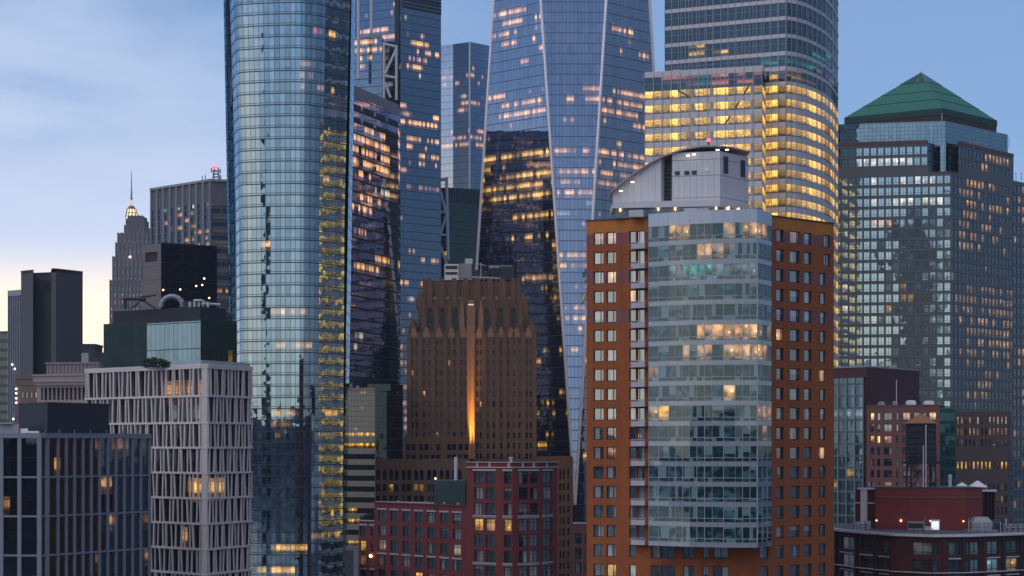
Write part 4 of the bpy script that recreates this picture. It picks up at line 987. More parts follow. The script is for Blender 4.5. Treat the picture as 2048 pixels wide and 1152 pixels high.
# ================================================================== BROWN ART DECO TOWER
def deco_tower():
    root = thing('art_deco_tower', (*P(942, 765), 0), 'brown brick art deco tower with a buttressed crown and an orange lit centre strip', 'office tower')
    Y = 740.0
    br = matte('deco_brick', (.155, .090, .058), var=.4, scale=.2, streak=.4); tan = matte('deco_cast_stone', (.29, .18, .115), var=.3)
    pn = panemat('deco_pane', dark=(.006, .005, .005), refl=.03, fres=.1, share=.25, cloth=(.12, .09, .08))
    R = [(845, 785, 853, 795, 1, PINK, .9), (895, 830, 915, 840, .6, WARM, .6), (960, 700, 1075, 740, .1, WARM, .35), (1040, 700, 1046, 712, 1, PINK, .9), (780, 965, 800, 985, .6, GOLD, .6), (830, 965, 850, 985, .8, GOLD, .5), (925, 700, 935, 800, .25, WARM, .2), (815, 660, 1075, 910, .012, WARM, .4)]
    ws = Windows(root, pn, M['frame_dark'], fw=.07, depth=.3, hbars=(.5,))
    z = lambda py, y=Y: ZZ(py, y)
    X = lambda px, y=Y: P(px, y)[0]
    sm = MB()
    # main shaft, windows in bays between shallow piers
    W = Wall((X(815), Y), (X(1073), Y)); hs = []
    lefts = [(823, 826.8), (831.5, 836), (846, 850.5), (856.5, 861), (872, 876.5), (880.5, 885), (896, 900.5), (906.5, 911), (921, 925), (929.5, 934)]
    rights = [(952.5, 956.5), (959.5, 963.5), (974, 978), (985.5, 990), (1000.5, 1005), (1014.5, 1019), (1026, 1030), (1037, 1041), (1051.5, 1056), (1059.5, 1063.5)]
    cols = lefts + rights
    for k in range(13):
        zt = z(678 + k * 20.75)
        for a, b in cols:
            u0, u1 = X(a) - W.A.x, X(b) - W.A.x
            hs.append((u0, u1, zt - 2.2, zt)); ws.add(W, u0, u1, zt - 2.2, zt, R=R)
    ztop = z(664)
    wall_holes(sm, W, 0, ztop, hs, .35)
    D = 42
    sm.poly([(W.A.x, Y + D, 0), (W.A.x, Y, 0), (W.A.x, Y, ztop), (W.A.x, Y + D, ztop)]); sm.poly([(W.B.x, Y, 0), (W.B.x, Y + D, 0), (W.B.x, Y + D, ztop), (W.B.x, Y, ztop)])
    sm.poly([(W.A.x, Y, ztop), (W.B.x, Y, ztop), (W.B.x, Y + D, ztop), (W.A.x, Y + D, ztop)])
    sm.build('shaft', br, root)
    # shallow piers between bays with pointed cast stone heads
    for a in (818, 840, 866, 890.5, 916, 969, 995, 1009, 1047, 1069):
        m = MB(); u = X(a) - W.A.x; wd = .75
        m.bar(W, u - wd, u + wd, z(915), z(676), .0, .5); m.bar(W, u - wd * .7, u + wd * .7, z(676), z(668), .0, .5); m.bar(W, u - wd * .35, u + wd * .35, z(668), z(661), .0, .5)
        m.build('pier', br, root)
    for k, a in enumerate((828, 853, 878, 903, 928, 957.5, 981, 1002, 1022, 1033, 1057)):
        m = MB(); u = X(a) - W.A.x; m.bar(W, u - 1.3, u + 1.3, z(675), z(665), .01, .18); m.bar(W, u - .8, u + .8, z(665), z(658), -.3, .18); m.bar(W, u - .35, u + .35, z(658), z(654), -.3, .18); m.build('pinnacle', tan, root)
    # lit centre strip: fluted projecting pier, floodlit from its foot
    m = MB(); u = X(942) - W.A.x
    m.bar(W, u - 1.5, u + 1.5, z(918), z(655), 0, .9)
    for q in (-1.2, -.1, 1.0): m.bar(W, u + q - .28, u + q + .28, z(918), z(652), .9, 1.3)
    m.build('centre_pier', tan, root)
    li = bpy.data.lights.new('floodlight_lamp', 'AREA'); lo = bpy.data.objects.new('floodlight_lamp', li); COL.objects.link(lo)
    li.shape = 'RECTANGLE'; li.size = 2.2; li.size_y = .5; li.energy = 1500; li.color = (1.0, .42, .06); li.spread = math.radians(16)
    lx, ly = W.xy(u, 2.6); lo.parent = root; lo.location = Vector((lx, ly, z(917))) - root.location
    lo.rotation_euler = (Vector((0, 0.075, 1)).normalized() * -1).to_track_quat('Z', 'Y').to_euler()
    m = MB(); m.bar(W, u - 1.2, u + 1.2, z(918), z(917) - .06, 1.6, 2.7); m.build('floodlight', M['dark_metal'], root)
    # crown tier 1: tall arched openings between buttresses
    Y1 = Y + 3; x0, x1 = X(836, Y1), X(1056, Y1); W1 = Wall((x0, Y1), (x1, Y1)); zt1 = z(609, Y1); hs = []
    arch = []
    for px in (861, 886, 912, 935.5, 950, 974, 1001, 1027, ):
        half = 4.2 if px not in (935.5, 950) else 2.6
        u = X(px, Y1) - x0; h = half * Y1 / F
        tp = 620 if half > 3 else 634
        for i in range(5):                                              # stepped pointed head
            f = i / 5; hs.append((u - h * (1 - f * f), u + h * (1 - f * f), z(660, Y1) if i == 0 else z(tp - (i - 1) * 1.3, Y1), z(tp - i * 1.3, Y1)))
        arch.append((u, h))
        ws.add(W1, u - h, u + h, z(660, Y1), z(tp - 5, Y1), lit=(0, 0, 0, .9), d=-.5, hb=(.25, .5, .75))
    m = MB(); wall_holes(m, W1, ztop - 1, zt1, hs, .7)
    for p, q in (((x0, Y1 + 36), (x0, Y1)), ((x1, Y1), (x1, Y1 + 36))): wall_holes(m, Wall(p, q), ztop - 1, zt1, [], .2)
    m.poly([(x0, Y1, zt1), (x1, Y1, zt1), (x1, Y1 + 36, zt1), (x0, Y1 + 36, zt1)])
    m.build('crown_tier', br, root)
    for px in (848, 873.5, 899, 924, 962, 987.5, 1014, 1041):
        m = MB(); u = X(px, Y1) - x0
        m.bar(W1, u - .95, u + .95, ztop, z(628, Y1), 0, 1.6); m.bar(W1, u - .7, u + .7, z(628, Y1), z(614, Y1), 0, 1.1); m.bar(W1, u - .4, u + .4, z(614, Y1), z(602, Y1), 0, .6); m.build('buttress', tan if px in (924, 962) else br, root)
    m = MB(); u = X(942, Y1) - x0; m.bar(W1, u - 1.6, u + 1.6, z(656, Y1), z(612, Y1), 0, 1.2); m.bar(W1, u - 1.1, u + 1.1, z(612, Y1), z(600, Y1), 0, 1.0); m.build('centre_finial', tan, root)
    m = MB(); u = X(942, Y1) - x0; m.bar(W1, u - 1.0, u + 1.0, z(611, Y1), z(608.5, Y1), 1.2, 1.4); m.build('crown_lamp', glow('crown_lamp', (1, .85, .6, 1), .8), root)
    # crown tier 2
    Y2 = Y + 6; x0, x1 = X(846, Y2), X(1039, Y2); W2 = Wall((x0, Y2), (x1, Y2)); zt2 = z(563, Y2); hs = []
    for px in (870, 895, 920, 966, 993, 1019):
        u = X(px, Y2) - x0; hs.append((u - .42, u + .42, z(592, Y2), z(577, Y2))); ws.add(W2, u - .42, u + .42, z(592, Y2), z(577, Y2), lit=(0, 0, 0, .1), d=-.1)
    m = MB(); wall_holes(m, W2, zt1 - 1, zt2, hs, .5)
    for p, q in (((x0, Y2 + 30), (x0, Y2)), ((x1, Y2), (x1, Y2 + 30))): wall_holes(m, Wall(p, q), zt1 - 1, zt2, [], .2)
    m.poly([(x0, Y2, zt2), (x1, Y2, zt2), (x1, Y2 + 30, zt2), (x0, Y2 + 30, zt2)]); m.build('crown_tier', br, root)
    for i, px in enumerate((849, 858, 883, 908, 931, 954, 980, 1006, 1027, 1036)):
        m = MB(); u = X(px, Y2) - x0; wd = 1.15 if i not in (0, 9) else .7
        m.bar(W2, u - wd, u + wd, zt1 - .5, z(562, Y2), 0, .8); m.bar(W2, u - wd * .75, u + wd * .75, z(562, Y2), z(556.5, Y2), -1, .7); m.build('merlon', br, root)
    for px in (870, 895, 920, 966, 993, 1019):
        m = MB(); u = X(px, Y2) - x0; m.bar(W2, u - .75, u - .5, z(593, Y2), z(576, Y2), 0, .2); m.bar(W2, u + .5, u + .75, z(593, Y2), z(576, Y2), 0, .2); m.bar(W2, u - .75, u + .75, z(600, Y2), z(594, Y2), 0, .35); m.build('niche_surround', tan, root)
    for sx, px in ((0, 840), (1, 1046)):                                # stepped shoulders
        m = MB(); x = X(px, Y2); m.box(x - 1.5, Y2 - 1, zt1 - 1, x + 1.5, Y2 + 20, z(597, Y2)); m.box(x - .9, Y2 - .8, z(597, Y2), x + .9, Y2 + 16, z(586, Y2)); m.build('shoulder', br, root)
    for px in (825, 1064):
        m = MB(); x = X(px); m.box(x - 1.6, Y + .3, ztop, x + 1.6, Y + 22, z(650)); m.box(x - .9, Y + .6, z(650), x + .9, Y + 18, z(641)); m.build('shoulder', br, root)
    # roof plant
    def rp(nm, px0, px1, py0, py1, y, d, mat):
        m = MB(); m.box(X(px0, y), y, z(py1, y), X(px1, y), y + d, z(py0, y)); return m.build(nm, mat, root)
    o = rp('cooling_unit', 889, 917, 528, 560, Y2 + 6, 6, M['white_paint'])
    for a, b in ((531.5, 538), (544, 549)):
        m = MB(); m.box(X(891, Y2 + 6), Y2 + 5.85, z(b, Y2 + 6), X(915, Y2 + 6), Y2 + 5.99, z(a, Y2 + 6)); m.build('louver', M['dark_metal'], o)
    rp('plant_house', 917.3, 943, 527, 560, Y2 + 7, 8, M['grey_metal']); rp('cooling_unit', 930, 945, 517, 527, Y2 + 9, 5, M['pale_metal'])
    o = rp('plant_house', 945, 976, 540, 560, Y2 + 5, 8, M['dark_metal']); rp('plant_house', 976.3, 1002, 536, 560, Y2 + 9, 8, M['black_panel']); rp('plant_house', 1003, 1028, 533, 560, Y2 + 8, 8, M['dark_metal'])
    for px in (985, 995, 1008, 1018):
        m = MB(); x = X(px, Y2 + 12); m.tube((x, Y2 + 12, z(540, Y2 + 12)), (x, Y2 + 12, z(531, Y2 + 12)), 1.5, n=10); m.build('fan_shroud', M['grey_metal'], root)
    m = MB()
    for px in range(944, 1002, 8): m.tube((X(px, Y2 + 2), Y2 + 2, zt2), (X(px, Y2 + 2), Y2 + 2, z(552, Y2)), .09)
    m.tube((X(944, Y2 + 2), Y2 + 2, z(553, Y2)), (X(1000, Y2 + 2), Y2 + 2, z(556, Y2)), .2); m.tube((X(962, Y2 + 3), Y2 + 3, z(556, Y2)), (X(962, Y2 + 3), Y2 + 3, z(524, Y2)), .15)
    m.tube((X(955, Y2 + 3), Y2 + 3, z(526, Y2)), (X(972, Y2 + 3), Y2 + 3, z(530, Y2)), .12); m.build('roof_railing', M['pale_metal'], root)
    # lower shoulders and podium with pointed arch windows
    Y3 = Y - 5; x0, x1 = X(807, Y3), X(938, Y3); W3 = Wall((x0, Y3), (x1, Y3)); zt3 = z(873, Y3); hs = []
    for k in range(4):
        zt = z(888 + k * 21, Y3)
        for px in (816, 827, 842, 853, 866, 877, 898, 908, 921, 932): u = X(px, Y3) - x0; hs.append((u - .75, u + .75, zt - 2.3, zt)); ws.add(W3, u - .75, u + .75, zt - 2.3, zt, R=R)
    m = MB(); wall_holes(m, W3, 0, zt3, hs, .3); wall_holes(m, Wall((x0, Y), W3.A), 0, zt3, [], .3); wall_holes(m, Wall(W3.B, (x1, Y)), 0, zt3, [], .3); m.poly([(x0, Y3, zt3), (x1, Y3, zt3), (x1, Y, zt3), (x0, Y, zt3)]); m.build('shoulder_block', br, root)
    m = MB()
    for i in range(9): u = W3.L * (i + .25) / 9; m.bar(W3, u, u + 1.1, zt3, zt3 + .9, -.6, 0)
    m.build('battlement', br, root)
    def podium(xa, xb, Yp, top, rows, cx, right=False):
        Wp = wp(xa, Yp, xb, Yp - 4 if not right else Yp + 18); hs = []
        for px in cx:
            u = Wp.u(px); h = .75
            for i in range(4): f = i / 4; hs.append((u - h * (1 - f * f), u + h * (1 - f * f), z(960, Yp) if i == 0 else z(945 - (i - 1) * 2, Yp), z(945 - i * 2, Yp)))
            ws.add(Wp, u - h, u + h, z(960, Yp), z(939, Yp), lit=(0, 0, 0, .95), d=-.1)
            for k in range(rows):
                t = z(968 + k * 23, Yp); hs.append((u - h, u + h, t - 2.6, t)); ws.add(Wp, u - h, u + h, t - 2.6, t, R=R)
        m = MB(); wall_holes(m, Wp, 0, z(top, Yp), hs, .35)
        A, B = Wp.A, Wp.B; zz = z(top, Yp)
        wall_holes(m, Wall((A.x, A.y + 30), A), 0, zz, [], .3); m.poly([(A.x, A.y, zz), (B.x, B.y, zz), (B.x, B.y + 30, zz), (A.x, A.y + 30, zz)]); wall_holes(m, Wall(B, (B.x, B.y + 30)), 0, zz, [], .3)
        m.build('podium_block', br, root)
        m = MB(); n = 12
        for i in range(n): u = Wp.L * (i + .2) / n; m.bar(Wp, u, u + Wp.L / n * .5, zz, zz + .6, -.5, .1)
        m.build('battlement', br, root)
    podium(751, 936, 700, 920, 9, [756, 769, 782, 793, 807, 818, 832, 843, 858, 869, 883, 895, 908, 919])
    podium(1072, 1146, 700, 916, 10, [1080, 1090, 1101, 1109, 1121, 1128, 1137], True)
    ws.done()
deco_tower()
# ================================================================== generic glass tower
def glass_tower(name, label, cat, front, z1, mat, pw, fh, R, depth=40, z0=0, roofm=None, zref=0.0):
    root = thing(name, (*front[len(front) // 2], 0), label, cat)
    uo = 0; Ws = [Wall(a, b) for a, b in zip(front, front[1:])]
    for W in Ws:
        m = MB(); uo = facade(m, W, z0, z1, pw, fh, R, uoff=uo, zref=zref) + 3; m.build('curtain_wall', mat, root)
    (xl, yl), (xr, yr) = front[0], front[-1]
    b = [(xr * (yr + depth) / yr - .8 if xr < 0 else xr, yr + depth), (xl if xl < 0 else xl * (yl + depth) / yl + .8, yl + depth)]
    m = MB()
    for p, q in ((front[-1], b[0]), (b[0], b[1]), (b[1], front[0])):
        W = Wall(p, q); facade(m, W, z0, z1, 12 * pw, fh * 40, None)
    m.build('rear_facade', mat, root)
    m = MB(); m.poly([(*p, z1) for p in list(front) + b]); m.build('roof', roofm or M['roof'], root)
    return root, Ws
# ---- purple glass block with the sloping looking roofline
def purple_block():
    g = curtain('purple_glass', 1.5, 4.45, tint=(.60, .57, .72), base=(.03, .026, .036), refl=.52, mull=.03, mcol=(.06, .06, .09), slab=.5, scol=(.04, .04, .052), wob=.004, wave=.03, var=.12)
    z1 = ZZ(172, 762)
    R = [(700, 190, 800, 236, 0, WARM, 0), (760, 220, 790, 238, .8, PINK, .5), (696, 262, 800, 318, .72, pk2, .95), (696, 318, 800, 360, .62, pk2, .95), (750, 380, 780, 398, .5, WHT, .6), (696, 398, 770, 425, .7, pk2, .9), (735, 425, 745, 442, .8, PINK, .7), (700, 455, 760, 480, .5, PINK, .5),
         (715, 520, 800, 545, .85, WARM, .85), (700, 670, 730, 700, .3, WHT, .3), (760, 596, 800, 612, .4, PINK, .4), (745, 750, 790, 765, .2, COOL, .5), (700, 525, 720, 545, .6, WARM, .6), (696, 240, 800, 900, .02, WARM, .5)]
    root, Ws = glass_tower('glass_block', 'purple glass block with dark slot louvers below its roof, right of the rounded tower', 'office building', [P(660, 742), P(796, 806), P(801, 822)], z1, g, 1.5, 4.45, R, depth=30)
    W = Ws[0]
    pm = matte('purple_parapet', (.20, .22, .27), rough=.5, var=.15)
    m = MB(); m.bar(W, W.u(698), W.L, z1 - 3.2, z1 + .4, .02, .25); m.build('parapet', pm, root)
    for zz in (z1 - 8.5, z1 - 13.5):
        for a, b in ((700, 722), (727, 748), (753, 772), (777, 797)):
            m = MB(); u0, u1 = W.u(a), W.u(b); n = 5
            for i in range(n): p = u0 + (u1 - u0) * i / n; m.bar(W, p, p + (u1 - u0) / n * .8, zz, zz + 2.0, .02, .12)
            m.build('louver_bank', M['black_panel'], root)
    fm = matte('purple_floor_fin', (.03, .03, .045))
    for k in range(int(z1 / 4.45)):
        z = k * 4.45
        if z < 20 or z > z1 - 4: continue
        m = MB(); u = W.u(698); m.bar(W, u, W.L + .2, z - .12, z + .22, .02, .4); m.build('floor_fin', fm, root)
    pale = curtain('pale_corner_glass', 1.5, 4.45, tint=(.8, .8, .92), base=(.18, .17, .2), refl=.5, mull=.02, slab=.5, scol=(.035, .035, .055), wob=.002)
    m = MB(); facade(m, W, 20, z1 - 3.3, 1.5, 4.45, None, d=.015, u0=W.u(779), u1=W.L); m.build('corner_strip', pale, root)
pk2 = (1.0, .48, .22)
purple_block()
# ---- blue tower with struts, between the rounded and the tapered towers
def strut_tower():
    g = curtain('strut_tower_glass', 1.5, 4.4, tint=(.36, .50, .66), base=(.012, .02, .032), refl=.55, mull=.12, mcol=(.05, .07, .10), slab=.55, scol=(.07, .09, .12), wob=.004, var=.2)
    R = [(806, 62, 850, 84, .6, PINK, .8), (820, 84, 856, 100, .75, GOLD, .95), (830, 100, 880, 118, .45, PINK, .8), (818, 116, 855, 128, .5, PINK, .75), (795, 126, 845, 142, .65, WARM, .9), (820, 148, 840, 156, .4, WHT, .7), (800, 205, 825, 235, .6, PINK, .7), (830, 212, 880, 232, .45, PINK, .6), (800, 238, 880, 260, .92, WARM, 1.1), (800, 272, 880, 300, .55, pk2, .8), (800, 305, 880, 322, .5, WARM, .9), (800, 325, 880, 345, .5, PINK, .65), (800, 368, 880, 385, .5, PINK, .45), (800, 495, 830, 512, .6, PINK, .5), (840, 512, 880, 530, .5, WARM, .6), (795, 555, 850, 572, .6, WARM, .8), (795, 590, 830, 602, .4, WHT, .5), (795, 620, 840, 640, .5, PINK, .6), (780, 660, 815, 870, .45, PINK, .35), (800, 20, 880, 60, .05, WHT, .6), (800, 60, 880, 660, .05, WHT, .45),
         (705, 60, 790, 80, .75, PINK, .9), (790, 60, 806, 80, .5, PINK, .7), (706, 85, 764, 105, .9, WARM, .95), (706, 108, 745, 120, .6, WARM, .8), (706, 124, 740, 138, .6, WARM, .9), (740, 136, 766, 145, .7, WHT, .6), (775, 10, 790, 40, .35, PINK, .6), (706, 165, 790, 180, .3, COOL, .3), (720, 30, 735, 50, .4, WHT, .5)]
    z1 = ZZ(-40, 1100)
    root, Ws = glass_tower('strut_tower', 'tall blue glass tower with white steel struts and lit floors, behind the purple block', 'skyscraper', [P(690, 1118), P(800, 1100), P(801, 1092), P(882, 1112)], z1, g, 1.5, 4.4, R, depth=50)
    st = matte('strut_steel', (.52, .52, .55), rough=.45, var=.1)
    W = Ws[0]
    z = lambda py: ZZ(py, 1108)
    # lower block in front, with the braced corner
    fr = [P(700, 1100), P(764, 1093), P(768, 1102)]
    Wf = [Wall(a, b) for a, b in zip(fr, fr[1:])]
    m = MB(); uo = 0
    for q in Wf: uo = facade(m, q, 0, z(84), 1.5, 4.4, R, uoff=uo)
    m.poly([(*fr[0], z(84)), (*fr[1], z(84)), (*fr[2], z(84)), (fr[0][0], fr[0][1] + 10, z(84))]); m.build('lower_block', g, root)
    m = MB(); m.bar(Wf[0], 0, Wf[0].L, z(84), z(81), -.3, .4); m.build('parapet', M['grey_metal'], root)
    for px, top, bot in ((717, -40, 170), (743, -40, 76)):
        m = MB(); x, y = P(px, 1090); m.tube((x, y, z(top)), (x, y, z(bot)), .85); m.build('strut', st, root)
    def bar(a, b, r=.75, y=1092):
        m = MB(); m.tube((*P(a[0], y), ZZ(a[1], y)), (*P(b[0], y), ZZ(b[1], y)), r); m.build('brace', st, root)
    bar((768, 85), (768, 200)); bar((793, 92), (793, 200)); bar((768, 88), (795, 94)); bar((768, 152), (795, 156)); bar((770, 148), (793, 98)); bar((770, 165), (781, 195))
    # roof louvers, and a black strip put in for the shaded vertical gap
    W = Ws[2]
    for py in (-8, -1, 6, 13, 20):
        m = MB(); m.bar(W, W.L * .05, W.L, ZZ(py + 4.2, 1105), ZZ(py, 1105), .02, .4); m.build('louver', M['black_panel'], root)
    m = MB(); Wg = Ws[0]; m.bar(Wg, Wg.L - 3.2, Wg.L - .2, 30, z1, .05, .5); m.build('dark_gap_strip', M['black_panel'], root)
strut_tower()
# ---- pale and dark slim tower
def slim_tower():
    g = curtain('slim_glass_pale', 1.6, 4.3, tint=(.85, .88, .95), base=(.16, .17, .2), refl=.62, mull=.06, mcol=(.12, .13, .16), slab=.25, wob=.002, var=.1)
    gd = curtain('slim_glass_dark', 1.6, 4.3, tint=(.25, .33, .45), base=(.01, .015, .025), refl=.35, mull=.08, mcol=(.03, .04, .06), slab=.3, wob=.004)
    gb = curtain('slim_glass_blue', 1.6, 4.3, tint=(.45, .58, .78), base=(.012, .02, .03), refl=.6, mull=.05, mcol=(.1, .12, .15), slab=.3, wob=.003)
    z1 = ZZ(85, 1250)
    R = [(920, 128, 955, 138, .7, PINK, .5), (918, 152, 965, 162, .6, WARM, .6), (905, 168, 960, 178, .65, WARM, .6), (882, 155, 905, 182, .3, PINK, .35), (920, 190, 935, 200, .7, WHT, .5), (915, 200, 935, 226, .7, WARM, .55), (940, 195, 968, 210, .7, PINK, .5), (882, 258, 905, 275, .6, PINK, .45), (935, 256, 968, 270, .7, PINK, .6), (905, 272, 968, 282, .55, PINK, .5), (882, 288, 968, 302, .7, WARM, .6), (915, 303, 940, 318, .5, YEL, .6), (880, 80, 970, 400, .03, WARM, .5)]
    root = thing('slim_tower', (*P(925, 1260), 0), 'slim tower with one pale and one dark glass face, left of the tapered skyscraper', 'skyscraper')
    f = [P(870, 1262), P(906, 1255), P(941, 1248), P(985, 1262)]
    for (a, b), mt in zip(zip(f, f[1:]), (g, gd, gb)):
        m = MB(); facade(m, Wall(a, b), 0, z1, 1.6, 4.3, R); m.build('facade', mt, root)
    m = MB(); x0, x1 = f[0][0], f[3][0]
    for p, q in (((x1, 1262), (x1 + 2, 1300)), ((x1 + 2, 1300), (x0, 1300)), ((x0, 1300), f[0])): facade(m, Wall(p, q), 0, z1, 20, 50)
    m.build('rear_facade', gd, root)
    m = MB(); m.poly([(*p, z1) for p in f + [(x1 + 2, 1300), (x0, 1300)]]); m.build('roof', M['roof'], root)
    m = MB(); W = Wall(f[1], f[2]); m.bar(W, W.L - .9, W.L, 20, z1 + .3, 0, .5); m.build('corner_fin', M['pale_metal'], root)
slim_tower()
def braced_block():
    g = curtain('braced_dark_glass', 1.7, 4.2, tint=(.22, .36, .36), base=(.008, .014, .018), refl=.25, mull=.12, mcol=(.02, .035, .04), slab=.4, wob=.004)
    R = [(900, 375, 950, 560, .06, WARM, .45), (912, 488, 935, 500, .7, WARM, .45), (880, 500, 896, 522, .8, GOLD, .8)]
    root, Ws = glass_tower('braced_block', 'dark green glass block with white cross braces, low between two tall towers', 'office building', [P(868, 1152), P(897, 1150), P(965, 1160)], ZZ(375, 1150), g, 1.7, 4.2, R, depth=40)
    st = matte('brace_white', (.55, .56, .58), var=.1)
    def bar(a, b, r=.8):
        m = MB(); m.tube((*P(a[0], 1144), ZZ(a[1], 1144)), (*P(b[0], 1144), ZZ(b[1], 1144)), r); m.build('brace', st, root)
    bar((893, 355), (896, 520), .9); bar((880, 380), (893, 430)); bar((893, 430), (880, 470)); bar((880, 424), (893, 424), .7); bar((880, 360), (896, 357), 1.0); bar((880, 470), (894, 470), .7); bar((880, 492), (894, 530))
    m = MB(); W = Ws[1]
    for i in range(14): u = W.L * (i + .3) / 14; m.bar(W, u, u + .45, ZZ(405, 1150), ZZ(375, 1150), .02, .4)
    m.build('roof_screen', M['black_panel'], root)
braced_block()
# ---- dark mirrored office tower standing behind the rounded tower
glass_tower('mirrored_tower', 'dark office tower hidden behind the rounded glass tower and mirrored in the tapered skyscraper', 'office tower', [P(470, 880), P(640, 868), P(648, 900)], ZZ(140, 868), curtain('mirrored_tower_glass', 1.6, 4.2, tint=(.2, .26, .32), base=(.006, .008, .012), refl=.2, mull=.2, mcol=(.02, .02, .025), slab=.6), 1.6, 4.2,
            [(400, 300, 700, 900, .5, YEL, .9)], depth=60)
def mirrored_slim():
    root = thing('mirrored_tower', (-289, 250, 0), 'slender dark tower seen only as a thin streak mirrored in the rounded glass tower', 'tower')
    g = curtain('slender_glass', 2, 4, tint=(.2, .3, .3), base=(.008, .016, .018), refl=.12, mull=.3, mcol=(.03, .04, .04), slab=.8)
    rr = random.Random(4); z = 0
    while z < 255:
        h = rr.choice([8, 12, 16, 24]); w_ = rr.uniform(8, 11) * (1 if z < 200 else .7); o = rr.uniform(-1.5, 1.5)
        m = MB(); m.box(-289 + o - w_, 250 - w_, z, -289 + o + w_, 250 + w_, z + h); m.build('stacked_storey', g, root); z += h
    m = MB(); m.tube((-289, 250, z), (-289, 250, z + 14), 1.4, .4); m.build('mast', M['dark_metal'], root)
mirrored_slim()
# ---- small office building with pale grid and yellow floors
def pale_office():
    stone = matte('pale_office_stone', (.36, .31, .23), var=.25)
    g = curtain('pale_office_grid', 1.15, 1.8, tint=(.8, .78, .66), base=(.60, .54, .40), refl=.16, mull=.16, mcol=(.14, .12, .09), slab=.14, wob=.006)
    gs = curtain('pale_office_strip', 1.2, 2.2, tint=(.5, .55, .55), base=(.012, .014, .016), refl=.22, mull=.14, mcol=(.05, .05, .05), slab=.06)
    root = thing('office_building', (*P(722, 625), 0), 'beige office building with pale window grid above and strip windows below', 'office building')
    W = wp(680, 692, 749.5, 686); W2 = wp(749.5, 686, 752, 720); zt = ZZ(775, 686); zl = ZZ(875, 686)
    R = [(690, 862, 750, 874, .8, GOLD, .8), (690, 884, 750, 892, .85, GOLD, .9), (690, 902, 750, 912, .75, GOLD, .85), (690, 776, 750, 862, .14, YEL, .22), (690, 968, 712, 975, .9, GOLD, .7), (690, 1020, 712, 1032, .8, GOLD, .75), (690, 1040, 722, 1055, .75, YEL, .8), (690, 1065, 722, 1080, .7, GOLD, .7), (690, 1085, 722, 1100, .75, YEL, .85), (690, 1105, 705, 1120, .6, GOLD, .6)]
    m = MB(); facade(m, W, zl, zt - 1, 1.15, 1.8, R, zref=zl); m.build('window_grid', g, root)
    m = MB(); m.bar(W, 0, W.L, zt - 1, zt, -.4, .2); m.build('parapet', stone, root)
    k = 0; z = zl
    while z > 8:
        m = MB(); m.bar(W, 0, W.L, z - 1.92, z, -.4, .1); m.build('spandrel', stone, root)
        m = MB(); facade(m, W, z - 3.73, z - 1.92, 1.2, 2.2, R, zref=z - 3.78); m.build('window_strip', gs, root); z -= 3.73
    m = MB(); wall_holes(m, W2, 0, zt, [], .2); m.poly([(*W.A, zt - .1), (*W.B, zt - .1), (*W2.B, zt - .1), (W.A.x, W.A.y + 30, zt - .1)]); m.build('side_wall', stone, root)
    m = MB(); m.tube((*P(703, 690), zt), (*P(703, 690), zt + 1.4), .4); m.tube((*P(715, 692), zt), (*P(715, 692), zt + .9), .6); m.build('roof_vent', M['grey_metal'], root)
pale_office()
glass_tower('dark_glass_block', 'low dark glass block in the gap between the beige office building and the brown tower', 'office building', [P(735, 726), P(781, 722), P(806, 734)], ZZ(768, 724), curtain('dark_gap_glass', 1.5, 4.0, tint=(.20, .30, .36), base=(.006, .010, .014), refl=.15, mull=.1, slab=.25, fres=.3), 1.5, 4.0, [(740, 770, 800, 920, .02, WARM, .4)], depth=20)
